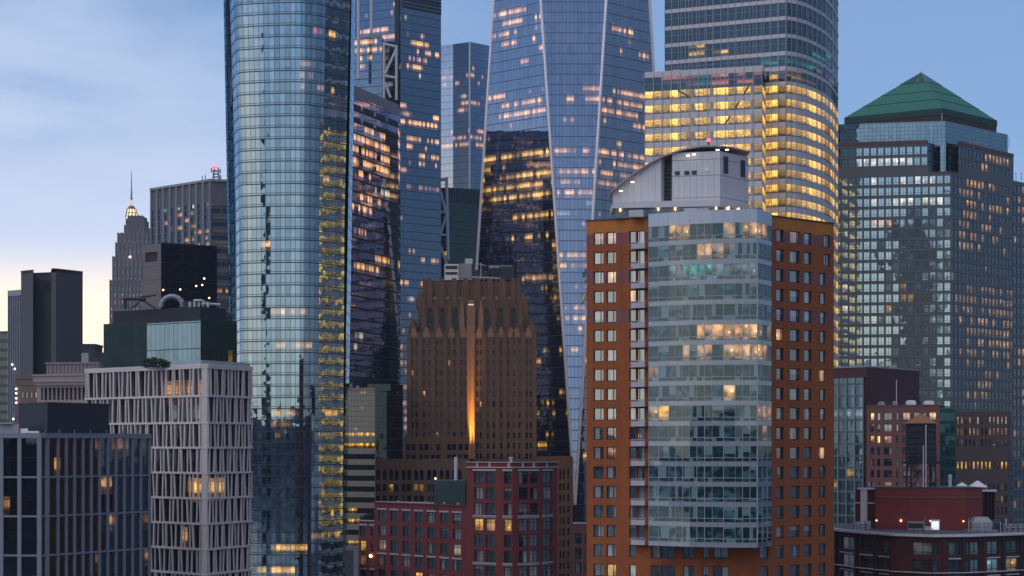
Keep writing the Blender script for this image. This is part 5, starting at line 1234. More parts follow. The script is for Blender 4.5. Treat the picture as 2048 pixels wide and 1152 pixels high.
# ================================================================== FAR LEFT SKYLINE
def spire_tower():
    Y = 1500.0; root = thing('spire_tower', (*P(258, Y + 20), 0), 'grey stone tower stepping up to a glowing lantern and a thin spire', 'skyscraper')
    st = matte('spire_stone', (.20, .175, .19), var=.25, scale=.06, streak=.4); z = lambda py: ZZ(py, Y); X = lambda px: P(px, Y)[0]
    ws = Windows(root, panemat('spire_pane', refl=.15, share=.5, cloth=(.25, .24, .26)), M['frame_dark'], fw=.1, depth=.4)
    RR = [(257, 510, 262, 520, 1, WHT, .7), (257, 535, 280, 555, .12, PINK, .8), (220, 580, 297, 660, .25, PINK, .3)]
    def tier(a, b, top, bot, y, d, cols, nm='shaft'):
        W = Wall((X(a), y), (X(b), y)); hs = []; n = cols; pit = W.L / n if n else 0; k = 0
        while n and z(top) - 5 - k * 5.2 > z(bot):
            t = z(top) - 5 - k * 5.2
            for i in range(n): u = pit * (i + .32); hs.append((u, u + pit * .36, t - 3, t)); ws.add(W, u, u + pit * .36, t - 3, t, R=RR)
            k += 1
        m = MB(); wall_holes(m, W, z(bot), z(top), hs, .4)
        wall_holes(m, Wall((X(a), y + d), (X(a), y)), z(bot), z(top), []); wall_holes(m, Wall((X(b), y), (X(b), y + d)), z(bot), z(top), []); m.poly([(X(a), y, z(top)), (X(b), y, z(top)), (X(b), y + d, z(top)), (X(a), y + d, z(top))]); m.build(nm, st, root)
        for i in range(n + 1):
            m = MB(); u = pit * i; m.bar(W, max(0, u - .35), min(W.L, u + .35), z(bot), z(top) + .7, 0, .6); m.build('pier', st, root)
    tier(219, 300, 560, 1125, Y, 60, 11); tier(223, 298, 512, 560, Y + 3, 50, 9); tier(228, 294, 484, 512, Y + 5, 44, 8); tier(231, 293, 464, 484, Y + 7, 40, 7)
    tier(242, 283, 447, 464, Y + 12, 24, 6, 'upper_tier'); tier(245, 281, 434, 447, Y + 13, 22, 5, 'upper_tier'); tier(248, 278, 427, 434, Y + 14, 20, 0 or 4, 'upper_tier')
    m = MB(); c = P(263, Y + 24); zz = z
    m.tube((*c, zz(428)), (*c, zz(411)), 4.4, 3.2, 10); lan = m.build('lantern', glow('lantern_glow', (1.0, .78, .42, 1), 1.5), root)
    for i in range(10):
        a = 2 * math.pi * i / 10; m = MB(); m.tube((c[0] + 4.6 * math.cos(a), c[1] + 4.6 * math.sin(a), zz(428)), (c[0] + 3.4 * math.cos(a), c[1] + 3.4 * math.sin(a), zz(410)), .35, n=5); m.build('lantern_rib', st, lan)
    m = MB(); m.tube((*c, zz(420)), (*c, zz(418.5)), 4.3, 4.2, 10); m.build('lantern_ring', st, lan)
    m = MB(); m.tube((*c, zz(411)), (*c, zz(404)), 3.6, 1.6, 8); m.build('cap', st, root)
    m = MB(); m.tube((*c, zz(404)), (*c, zz(392)), 1.1, .7, 8); m.build('finial_lamp', glow('finial_glow', (1.0, .62, .45, 1), .9), root)
    m = MB(); m.tube((*c, zz(392)), (*c, zz(370)), .9, .5, 6); m.tube((*c, zz(370)), (*c, zz(332)), .45, .2, 6); m.build('spire', M['grey_metal'], root)
    m = MB(); m.ball((*P(260, Y - .5), z(514)), .9); m.build('facade_lamp', M['lamp_white'], root)
    ws.done()
spire_tower()
def fin_tower():
    Y = 1200.0
    root = thing('fin_tower', (*P(422, 1225), 0), 'grey flat topped tower with pale vertical fins and an antenna, left of the rounded tower', 'office tower')
    g = curtain('fin_glass', 1.85, 4.0, every=2, tint=(.3, .36, .42), base=(.02, .024, .03), refl=.22, mull=.5, mcol=(.03, .03, .035), slab=1.3, scol=(.10, .10, .115))
    WA, WB = wp(303, 1244, 422, 1200), wp(422, 1200, 480, 1206); zt = ZZ(358, 1200)
    R = [(315, 415, 422, 425, .22, (.7, 1, .8), .6), (380, 405, 470, 412, .9, (1, .2, .22), .18), (310, 425, 422, 450, .3, PINK, .6), (340, 450, 422, 470, .45, WARM, .55), (370, 470, 422, 495, .5, WARM, .6), (422, 438, 470, 448, .5, WARM, .6), (422, 452, 470, 460, .6, GOLD, .6), (422, 472, 455, 480, .5, GOLD, .8), (422, 482, 470, 496, .95, GOLD, 1.0), (422, 525, 470, 540, .5, PINK, .5), (422, 570, 470, 585, .4, WARM, .4), (303, 410, 480, 660, .06, WARM, .4)]
    zl = ZZ(404, 1200)
    for W in (WA, WB): m = MB(); facade(m, W, 0, zl, 1.85, 4.0, R); m.build('curtain_wall', g, root)
    cm = matte('fin_panel', (.13, .13, .145), var=.15, streak=.35); fm = matte('fin_pale', (.30, .30, .33), var=.1)
    m = MB()
    for W in (WA, WB): wall_holes(m, W, zl, zt, [])
    m.build('blank_crown', cm, root)
    n = 10
    for i in range(n):
        m = MB(); u = WA.L * i / (n - 1); m.bar(WA, max(0, u - .55), min(WA.L, u + .55), 0, zt - 1.4, 0, 1.1); m.build('fin', fm, root)
    for k in range(int(zl / 8.0)):
        m = MB(); z = zl - k * 8.0; m.bar(WB, 1.0, WB.L, z - 2.2, z, .02, .5); m.build('spandrel', cm, root)
    m = MB(); m.bar(WA, -.3, WA.L, zt - 1.4, zt, -.5, 1.2); m.build('coping', fm, root); m = MB(); m.bar(WB, .02, WB.L, zt - 1.4, zt, -.5, 1.2); m.build('coping', fm, root)
    m = MB(); m.poly([(*WA.A, zt - .5), (*WA.B, zt - .5), (*WB.B, zt - .5), (WB.B.x, WB.B.y + 50, zt - .5), (WA.A.x, WA.A.y + 20, zt - .5)]); m.build('roof', M['roof'], root)
    rear(root, cm, [WB.B, (WB.B.x, WB.B.y + 50), (WA.A.x, WA.A.y + 20), WA.A], 0, zt - .5)
    an = MB(); z = lambda py: ZZ(py, 1206)
    for dx_, dy_ in ((-2, -2), (2, -2), (2, 2), (-2, 2)):
        x, y = P(432, 1212); an.tube((x + dx_, y + dy_, zt - .5), (x + dx_ * .6, y + dy_ * .6, z(338)), .28)
    x, y = P(432, 1212)
    for py in (352, 346, 340): an.box(x - 1.9, y - 1.9, z(py), x + 1.9, y + 1.9, z(py) + .4)
    for dx_, py in ((-2.4, 334), (-.6, 331), (1.5, 333), (2.8, 336), (3.0, 348)): an.tube((x + dx_, y - 2, z(py + 9)), (x + dx_, y - 2, z(py)), .45)
    o = an.build('antenna_mast', M['grey_metal'], root)
    m = MB(); m.ball((x - 1.2, y - 2.3, z(333)), 1.1); m.build('beacon', M['lamp_red'], o); m = MB(); m.ball((x + .3, y - 2.3, z(332)), .8); m.build('beacon', M['lamp_red'], o)
    for px, py in ((331, 362), (399, 352), (405, 351)):
        m = MB(); u = WA.u(px); a, b = WA.xy(u, -2); m.tube((a, b, zt - .5), (a, b, ZZ(py, 1210)), .3); m.build('aerial', M['grey_metal'], root)
fin_tower()
def black_box():
    Y = 900; root = thing('black_glass_building', (*P(322, 915), 0), 'black glass box shaped building with one pale stone side, in front of the spire tower', 'office building')
    st = matte('box_stone', (.20, .17, .17), var=.22); WA, WB = wp(286, 908, 322, 900), wp(322, 900, 434, 916); zt = ZZ(487, 900)
    m = MB(); wall_holes(m, WA, 0, zt, [(WA.u(290), WA.u(315), ZZ(523, 903), ZZ(504, 903))], 1.0); m.build('stone_wall', st, root)
    m = MB(); m.bar(WA, WA.u(289), WA.u(316), ZZ(524, 903), ZZ(503, 903), -1.3, -.9); m.build('louver', M['black_panel'], root)
    jm = MB()
    for py in (533, 560, 590): jm.bar(WA, 0, WA.L, ZZ(py, 903), ZZ(py, 903) + .2, 0, .05)
    jm.build('panel_joint', matte('box_joint', (.10, .085, .085)), root)
    g = curtain('black_box_glass', 1.8, 4.2, tint=(.10, .14, .22), base=(.004, .006, .012), refl=.22, mull=.15, mcol=(.006, .009, .016), slab=.3, wob=.003)
    m = MB(); facade(m, WB, 0, zt, 1.8, 4.2, [(320, 500, 430, 600, .006, WARM, .5)]); m.build('glass_wall', g, root)
    for px, py in ((326, 580), (360, 579), (404, 570), (392, 572), (408, 557), (418, 596)):
        m = MB(); u = WB.u(px); m.ball((*WB.xy(u, .25), ZZ(py, WB.Y(u))), .42); m.build('lamp', M['lamp_warm'] if py != 557 else M['lamp_white'], root)
    m = MB(); m.poly([(*WA.A, zt), (*WA.B, zt), (*WB.B, zt), (*P(430, 936), zt), (WA.A.x, WA.A.y + 25, zt)]); m.build('roof', M['roof'], root)
    rear(root, st, [WB.B, P(430, 936), (WA.A.x, WA.A.y + 25), WA.A], 0, zt)
    m = MB(); m.bar(WB, 0, WB.L, zt, zt + .5, -.4, .1); m.build('coping', M['dark_metal'], root)
black_box()
def slab_tower():
    root = thing('windowless_tower', (*P(103, 815), 0), 'windowless grey slab tower with a dark recess down its middle', 'tower')
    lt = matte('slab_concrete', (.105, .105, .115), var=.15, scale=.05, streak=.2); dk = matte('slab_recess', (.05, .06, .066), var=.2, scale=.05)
    f = [P(42, 812), P(66, 806), P(68, 815), P(101, 812), P(103, 800), P(112, 800), P(165.5, 814)]; zt = ZZ(540, 802)
    for i, (a, b) in enumerate(zip(f, f[1:])):
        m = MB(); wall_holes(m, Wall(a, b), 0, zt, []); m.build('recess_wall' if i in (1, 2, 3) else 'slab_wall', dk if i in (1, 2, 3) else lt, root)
    m = MB(); W = Wall(f[2], f[3]); m.bar(W, W.u(88), W.L, ZZ(579, 812), ZZ(562, 812), .0, .3); m.build('louver', M['black_panel'], root)
    m = MB(); m.prism([f[0], f[1], f[2], f[3], f[4], f[5], f[6], P(160, 850), P(46, 850)], zt - 1, zt - .02); m.build('roof', M['roof'], root)
    m = MB()
    rear(root, lt, [f[6], P(160, 850), P(46, 850), f[0]], 0, zt - 1)
    for i in (0, 4, 5): W = Wall(f[i], f[i + 1]); m.bar(W, 0, W.L, zt, zt + .5, -.4, .15)
    m.build('coping', dk, root)
slab_tower()
def stripe_tower():
    root = thing('striped_tower', (*P(30, 865), 0), 'narrow tower with pale vertical stripes left of the windowless slab', 'office tower')
    g = curtain('stripe_glass', 1.6, 4, tint=(.35, .42, .5), base=(.02, .022, .03), refl=.2, mull=.1, slab=1.0, scol=(.06, .06, .07)); W = wp(18, 856, 46, 850); zt = ZZ(582, 852)
    m = MB(); facade(m, W, 0, zt, 1.6, 4, [(18, 600, 45, 860, .12, WARM, .3)]); m.build('curtain_wall', g, root)
    fm = matte('stripe_fin', (.34, .34, .38), var=.1)
    for i in range(7): m = MB(); u = W.L * i / 6.0; m.bar(W, max(0, u - .2), min(W.L, u + .2), 0, zt, 0, .7); m.build('fin', fm, root)
    m = MB(); m.bar(W, 0, W.L, zt - 2, zt + .4, -.3, .72); m.build('parapet', fm, root)
    m = MB(); wall_holes(m, Wall((W.A.x, W.A.y + 25), W.A), 0, zt, []); m.poly([(*W.A, zt), (*W.B, zt), (*P(44, W.B.y + 25), zt), (W.A.x, W.A.y + 25, zt)]); m.build('side_wall', fm, root); rear(root, fm, [W.B, P(44, W.B.y + 25), (W.A.x, W.A.y + 25)], 0, zt)
    for px, py in ((28, 729), (33, 738), (30, 838)): m = MB(); u = W.u(px); m.ball((*W.xy(u, .9), ZZ(py, 853)), .4); m.build('lamp', M['lamp_white'], root)
stripe_tower()
glass_tower('edge_block', 'low dark banded building cut by the left edge, behind the striped tower', 'office building', [P(-40, 905), P(17.5, 900), P(20, 925)], ZZ(662, 900), curtain('edge_block_glass', 2, 4, tint=(.35, .42, .45), base=(.02, .024, .03), refl=.2, mull=.2, mcol=(.05, .05, .055), slab=1.6, scol=(.075, .072, .075)), 2, 4, [(0, 665, 18, 850, .06, WHT, .4)], depth=30)
def classical():
    Y = 620; root = thing('classical_building', (*P(125, 640), 0), 'pale stone classical building with a cornice and a row of small columns', 'building')
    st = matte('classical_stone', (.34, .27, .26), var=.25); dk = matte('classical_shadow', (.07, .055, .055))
    W = wp(74, 624, 190, 616); z = lambda py: ZZ(py, 620)
    m = MB(); wall_holes(m, W, 0, z(752), [(W.u(82), W.u(186), z(800), z(774))], 1.4); m.poly([W.pt(0, 0, z(752)), W.pt(W.L, 0, z(752)), W.pt(W.L, -20, z(752)), W.pt(0, -20, z(752))]); wall_holes(m, Wall(W.xy(0, -20), W.A), 0, z(752), []); m.build('wall', st, root)
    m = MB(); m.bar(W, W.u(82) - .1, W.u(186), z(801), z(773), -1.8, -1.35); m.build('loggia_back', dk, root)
    for i in range(12):
        m = MB(); u = W.u(86 + i * 8.4); x, y = W.xy(u, -.6); m.tube((x, y, z(800)), (x, y, z(776)), .36, .3, 10); m.box(x - .5, y - .5, z(776), x + .5, y + .5, z(774)); m.build('column', st, root)
    m = MB(); m.bar(W, -.4, W.L, z(770), z(764), .0, .6); m.bar(W, -.8, W.L, z(764), z(752), .0, 1.0); m.bar(W, -1.0, W.L, z(752), z(748), -2, 1.3); m.build('cornice', st, root)
    W2 = wp(93, 628, 200, 624); zz = lambda py: ZZ(py, 626)
    m = MB(); m.prism([W2.xy(0), W2.xy(W2.L), W2.xy(W2.L, -12), W2.xy(0, -12)], z(752), zz(726))
    for i in range(14): u = W2.L * (i + .2) / 14; m.bar(W2, u, u + .55, z(748), zz(728), 0, .25)
    m.bar(W2, -.3, W2.L, zz(728), zz(724.5), .0, .5); m.build('attic', matte('classical_attic', (.24, .21, .215), var=.2), root)
    m = MB(); m.prism([P(163, 632), P(177, 632), P(177, 637), P(163, 637)], zz(726), ZZ(706, 632)); m.build('roof_hut', M['grey_metal'], root)
classical()
def brown_low():
    Y = 660; root = thing('low_brick_building', (*P(54, 670), 0), 'low brown brick building with small arched windows at the foot of the windowless slab', 'building')
    st = matte('low_brown_brick', (.17, .115, .10), var=.3); W = wp(32, 664, 82, 660); zt = ZZ(757, 660); ws = Windows(root, panemat('low_pane', refl=.15), M['frame_dark'], fw=.08, depth=.25); hs = []
    for px in (44, 53, 62, 71):
        u = W.u(px); hs.append((u - .5, u + .5, ZZ(795, 660), ZZ(784, 660))); ws.add(W, u - .5, u + .5, ZZ(795, 660), ZZ(784, 660))
    m = MB(); wall_holes(m, W, 0, zt, hs, .3); wall_holes(m, Wall(W.xy(0, -20), W.A), 0, zt, []); m.poly([W.pt(0, 0, zt), W.pt(W.L, 0, zt), W.pt(W.L, -20, zt), W.pt(0, -20, zt)]); m.build('wall', st, root)
    m = MB(); m.bar(W, -.2, W.L, zt, zt + .7, -.3, .3); m.bar(W, -.2, W.L, zt - 2.2, zt - 1.8, 0, .2); m.build('cornice', st, root); ws.done()
    for py in (777, 786, 796, 805): m = MB(); m.ball((*W.xy(.3, .3), ZZ(py, 660)), .33); m.build('lamp', M['lamp_white'], root)
brown_low()
def tiny_block():
    root = thing('distant_block', (*P(177, 1110), 0), 'tiny dark distant block against the glow between the windowless slab and the green penthouse', 'building')
    W = wp(163, 1100, 190, 1100); z1 = ZZ(692, 1100); dk = matte('distant_dark', (.05, .045, .05))
    m = MB(); m.prism([W.A[:], W.B[:], W.xy(W.L, -20), W.xy(0, -20)], 0, z1); m.build('wall', dk, root)
    m = MB(); m.bar(W, -.4, W.L + .4, z1, z1 + 1.2, -20, .4); m.build('parapet', dk, root)
tiny_block()
def gap_block():
    root = thing('distant_block', (*P(205, 1010), 0), 'small dark far block touching the left wall of the green glass penthouse', 'building')
    W = wp(190, 1000, 226, 1000); z1 = ZZ(709, 1000); dk = matte('gap_dark', (.055, .05, .055))
    m = MB(); m.prism([W.A[:], W.B[:], W.xy(W.L, -20), W.xy(0, -20)], 0, z1); m.build('wall', dk, root)
    m = MB(); m.bar(W, -.4, W.L + .4, z1, z1 + 1, -20, .4); m.build('parapet', dk, root)
gap_block()
# ================================================================== RED BRICK APARTMENTS (front centre)
def red_apartments():
    root = thing('brick_apartment_block', (*P(930, 395), 0), 'dark red brick apartment block with white lintel bands and a stepped roofline', 'apartment building')
    br = matte('red_brick', (.185, .04, .036), var=.3, scale=.6, streak=.3); wh = matte('white_band', (.50, .44, .45), var=.15)
    pn = panemat('red_pane', dark=(.012, .016, .018), cloth=(.40, .40, .36), share=.45, refl=.2, tint=(.75, .9, .92)); ws = Windows(root, pn, M['frame_dark'], fw=.09, depth=.25, split=True, hbars=(.72,), vbars=(.5,))
    fh = 3.0; Y0 = 385.0
    RR = [(945, 1030, 966, 1055, 1, GOLD, .8), (968, 1030, 992, 1055, .9, WARM, .65), (1006, 1030, 1026, 1055, 1, GOLD, .7), (1040, 1085, 1080, 1110, .4, WARM, .2), (830, 1055, 846, 1085, .6, WARM, .35), (718, 1082, 735, 1100, 1, GOLD, .75), (718, 1105, 735, 1125, .5, WARM, .3), (755, 1085, 775, 1105, .6, WARM, .25), (905, 1090, 922, 1115, .7, WHT, .3), (825, 1140, 850, 1160, 1, GOLD, .85)]
    b = MB(); wt = []
    def row(W, pxs, zt0, n, h=2.1, bandrows=(0, 3, 6, 9), vb=(.5,), lint=True):
        hs = []
        for k in range(n):
            t = zt0 - k * fh
            if t < 4: break
            for a, c in pxs:
                u0, u1 = W.u(a), W.u(c); hs.append((u0, u1, t - h, t)); ws.add(W, u0, u1, t - h, t, R=RR)
                if k in bandrows and lint: wt.append((W, u0 - .25, u1 + .25, t + .12, t + .42))
        return hs
    Wl = wp(749, 408, 934, 385); z = lambda py, y=Y0: ZZ(py, y)
    hs = row(Wl, [(756.5, 771.5), (781, 796), (805.5, 820.5), (830, 845), (855, 870.5), (880.5, 896.5), (905.5, 921.5)], ZZ(1024, 396), 30)
    zl = ZZ(1009, 396.5); wall_holes(b, Wl, 0, zl, hs, .25)
    Ws_ = wp(717, 411, 749, 408); zs = ZZ(1042, 410); hs = row(Ws_, [(720, 732), (741, 747)], ZZ(1052, 410), 30); wall_holes(b, Ws_, 0, zs, hs, .25)
    # right part: three shallow planes that swell towards the viewer
    zr = ZZ(925, 383); seq = [(934, 384), (1000, 378.5), (1025, 377.6), (1078, 381), (1114, 386.5)]
    wins = [[(948, 966), (971, 990)], [(1008, 1023)], [(1038, 1056), (1060, 1076)], [(1086, 1104)]]
    prev = []
    for (a, ya), (c, yc), wl in zip(seq, seq[1:], wins):
        W = wp(a, ya, c, yc); prev.append(W)
        hs = row(W, wl, ZZ(943, 381), 34, h=2.3, bandrows=(3, 6, 9, 12)); wall_holes(b, W, 0, zr, hs, .25)
        for k in (0, 3, 6, 9): wt.append((W, W.u(wl[0][0]) - .3, W.u(wl[-1][1]) + .3, ZZ(943, 381) + .12 - k * fh, ZZ(943, 381) + .45 - k * fh))
        for k in (2, 5): wt.append((W, W.u(wl[0][0]) - .3, W.u(wl[-1][1]) + .3, ZZ(943, 381) - 2.5 - k * fh, ZZ(943, 381) - 2.3 - k * fh))
    A, B = prev[0].A, prev[-1].B; Wsd = Wall((A.x + .5, A.y + 25), A); Wse = Wall(B, P(1111, B.y + 22))
    wall_holes(b, Wsd, 0, zr, []); wall_holes(b, Wse, 0, zr, [])
    wall_holes(b, Wall((Ws_.A.x + 1, Ws_.A.y + 12), Ws_.A), 0, zs, []); wall_holes(b, Wall((Wl.A.x + .5, Wl.A.y + 14), Wl.A), 0, zl, [])
    b.build('brick_wall', br, root); ws.done()
    for W, u0, u1, a, c in wt:
        m = MB(); m.bar(W, max(u0, 0), min(u1, W.L), a, c, .002, .09); m.build('lintel', wh, root)
    rf = MB(); p = [Wl.xy(0), Wl.xy(Wl.L), Wl.xy(Wl.L, -14), Wl.xy(0, -10)]; rf.poly([(*q, zl - .5) for q in p]); rf.poly([(*Ws_.xy(0), zs - .4), (*Ws_.xy(Ws_.L), zs - .4), (*Ws_.xy(Ws_.L, -10), zs - .4), (*Ws_.xy(0, -10), zs - .4)])
    rf.poly([(*W.xy(0), zr - .5) for W in prev] + [(*B, zr - .5), Wse.pt(Wse.L, 0, zr - .5), Wsd.pt(0, 0, zr - .5)]); rf.build('roof', M['roof'], root)
    for W, zz, hgt in ((Wl, zl, .0), (Ws_, zs, .0)):
        m = MB(); m.bar(W, 0, W.L, zz, zz + .22, -.4, .15); m.build('coping', wh if W is Ws_ else br, root)
    m = MB(); W5 = Wall(Wl.xy(0, -.3), Wl.xy(Wl.L * .72, -6)); m.bar(W5, 0, W5.L, zl - .5, zl + .35, -.3, .0); m.build('roof_edge', wh, root)
    for W in prev:
        m = MB(); m.bar(W, 0, W.L, zr, zr + .14, -.4, .25); m.bar(W, 0, W.L, zr - 1.0, zr - .8, .002, .2); m.build('cornice', wh, root)
    for px in (955, 980, 1018, 1045, 1067, 1093):
        W = [w_ for w_ in prev if 0 < w_.u(px) < w_.L][0]; u = W.u(px); m = MB(); m.bar(W, u - .22, u + .22, zr - .8, zr, .02, .16); m.build('cornice_block', wh, root)
    for px, top in ((912, 914), (1022, 915)):
        m = MB(); x, y = P(px, 394 if px < 930 else 392); zb_ = zl if px < 930 else zr - .5; r = .38 if px < 930 else .3
        m.tube((x, y, zb_), (x, y, ZZ(top, 394)), r, n=12)
        if px > 930: m.tube((x, y, ZZ(917, 394)), (x, y, ZZ(914, 394)), r * 1.5, n=12)
        m.build('flue', M['pale_metal'], root)
    m = MB(); x0, y0 = P(868, 392); x1 = P(931, 392)[0]; m.box(x0, 392, zl - .5, x1, 402, ZZ(961, 392)); pl = m.build('plant_enclosure', matte('teal_panel', (.035, .065, .07), var=.15, rough=.5), root)
    m = MB(); Wt = Wall((x0, 392), (x1, 392))
    for i in range(9): u = Wt.L * (i + 1) / 10; m.bar(Wt, u, u + .05, zl - .4, ZZ(961, 392) - .1, 0, .03)
    m.build('panel_joint', M['black_panel'], pl)
    m = MB(); m.ball((x0 + .3, 391.7, ZZ(957, 392)), .2); m.build('lamp', M['lamp_warm'], root)
    for px in (790, 845, 882, 909):
        m = MB(); x, y = Wl.xy(Wl.u(px), -.8); m.box(x - .2, y - .2, zl - .5, x + .2, y + .2, zl + .6); m.build('roof_vent', wh, root)
    m = MB(); x, y = Wl.xy(Wl.u(846), -2); m.tube((x, y, zl - .5), (x, y, zl + 1.6), .06); m.build('vent_pipe', M['dark_metal'], root)
    m = MB(); x, y = Wl.xy(Wl.u(926), -1.5); m.tube((x, y, zl - .5), (x, y, zl + 1.6), .1); m.tube((x - .5, y, zl - .5), (x - .5, y, zl + 1.4), .1); m.build('vent_pipe', br, root)
    m = MB(); x, y = Ws_.xy(Ws_.u(743), .25); m.ball((x, y, ZZ(1112, 408)), .35); m.build('wall_lamp', M['lamp_warm'], root)
    # shrubs on the step terrace
    rr = random.Random(8)
    for px, n, h in ((728, 260, 1.5), (738, 360, 2.2), (745, 300, 1.9)):
        m = MB(); x, y = P(px, 412)
        for i in range(n):
            a = rr.uniform(0, 6.28); r = rr.uniform(0, .95); zz = zs - .3 + rr.uniform(0, h) * (1 - r * .3); c = Vector((x + r * math.cos(a), y + r * math.sin(a), zz)); e = Vector((rr.gauss(0, 1), rr.gauss(0, 1), rr.gauss(0, 1))).normalized() * .2; g2 = e.orthogonal().normalized() * .11
            m.poly([tuple(c - e), tuple(c + g2), tuple(c + e), tuple(c - g2)])
        o = thing('shrub', (x, y, zs - .4), {728: 'low dark shrub, leftmost on the red brick block terrace', 738: 'tallest dark shrub on the red brick block terrace', 745: 'dark shrub against the taller red brick wall of the terrace'}[px], 'shrub', 'terrace shrubs')
        m.build('foliage', M['foliage'], o); t = MB(); t.tube((x, y, zs - .4), (x, y, zs + h * .5), .07, .03); t.build('trunk', M['dark_metal'], o)
red_apartments()
def grey_pillar():
    root = thing('concrete_building', (*P(708, 415), 0), 'grey plain walled building corner below the beige office building, beside the red brick block', 'building')
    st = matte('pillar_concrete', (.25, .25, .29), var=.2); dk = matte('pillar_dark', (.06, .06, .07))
    W = wp(690, 408, 707, 405); W2 = wp(707, 405, 716.5, 405); zt = ZZ(1101, 405)
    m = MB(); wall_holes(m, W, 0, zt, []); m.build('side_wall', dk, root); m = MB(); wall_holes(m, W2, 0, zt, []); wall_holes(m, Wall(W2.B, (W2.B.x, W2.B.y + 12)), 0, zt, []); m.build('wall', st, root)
    m = MB(); m.poly([(*W.A, zt - .1), (*W.B, zt - .1), (*W2.B, zt - .1), (W2.B.x, W2.B.y + 12, zt - .1), (W.A.x, W.A.y + 12, zt - .1)]); m.build('roof', M['roof'], root)
grey_pillar()
def gap_apartments():
    root = thing('brick_building', (*P(1160, 470), 0), 'dark reddish building with teal windows squeezed in the gap left of the orange tower', 'building')
    br = matte('gap_brick', (.10, .045, .04), var=.3); W = wp(1146, 462, 1190, 460); zt = ZZ(1048, 461); hs = []
    ws = Windows(root, panemat('gap_pane', dark=(.015, .025, .028), refl=.3, tint=(.6, .9, .9), share=.5, cloth=(.2, .3, .3)), M['frame_dark'], fw=.1, depth=.25, vbars=(.5,))
    for k in range(12):
        t = zt - 2.2 - k * 3.4
        for a, c in ((1150, 1163), (1170, 1184)): hs.append((W.u(a), W.u(c), t - 2.4, t)); ws.add(W, W.u(a), W.u(c), t - 2.4, t, R=[])
    m = MB(); wall_holes(m, W, 0, zt, hs, .25); m.poly([W.pt(0, 0, zt), W.pt(W.L, 0, zt), W.pt(W.L, -20, zt), W.pt(0, -20, zt)]); wall_holes(m, Wall(W.xy(0, -20), W.A), 0, zt, []); m.build('wall', br, root); ws.done()
    m = MB(); m.bar(W, 0, W.L, zt, zt + .4, -.4, .1); m.build('coping', M['grey_metal'], root)
gap_apartments()
# ================================================================== RIGHT BACKGROUND APARTMENTS
def teal_apartments():
    root = thing('apartment_tower', (*P(1700, 520), 0), 'teal glass apartment tower with a maroon brick top block, right of the orange tower', 'apartment building')
    mar = matte('maroon_brick', (.085, .032, .036), var=.25); g = curtain('teal_glass', 1.35, 3.0, tint=(.48, .72, .76), base=(.02, .035, .04), refl=.42, mull=.12, mcol=(.16, .19, .20), slab=.55, scol=(.10, .14, .15), wob=.02, wave=.05, var=.75)
    R = [(1668, 825, 1730, 850, .5, COOL, .18), (1690, 935, 1710, 960, .8, GOLD, .4), (1668, 960, 1675, 980, .9, GOLD, .6), (1668, 880, 1730, 1060, .05, COOL, .25)]
    W = wp(1660, 508, 1727, 500); zt = ZZ(756, 503)
    m = MB(); facade(m, W, 0, zt, 1.35, 3.0, R); m.build('curtain_wall', g, root)
    for i in range(5):
        m = MB(); u = W.L * i / 4; m.bar(W, max(0, u - .12), min(W.L, u + .12), 0, zt, 0, .3); m.build('mullion', M['grey_metal'], root)
    m = MB(); W2 = wp(1727, 501, 1733, 501); wall_holes(m, W2, 0, ZZ(812, 501), []); W3 = wp(1733, 501, 1737, 520); wall_holes(m, W3, 0, ZZ(812, 501), []); m.build('corner_wall', mar, root)
    m = MB(); A, C, B = P(1658, 512), P(1733, 503), P(1839, 530); z1 = ZZ(735, 505)
    m.prism([A, C, B, (B[0] - 4, 545), (A[0] + 3, 540)], zt + .2, z1); m.prism([C, B, (B[0] - 4, 545), (C[0], 540)], ZZ(815, 510), zt + .2); m.build('top_block', mar, root)
    m = MB(); p = [A, C, B, (B[0] - 4, 545), (A[0] + 3, 540)]; m.prism(inset(p, -.2), z1, z1 + .35); m.build('coping', M['grey_metal'], root)
    for px in (1716, 1763, 1787):
        m = MB(); x, y = P(px, 522); m.box(x - .8, y, z1, x + .8, y + 1.5, z1 + 1.2); m.build('roof_vent', M['grey_metal'], root)
teal_apartments()
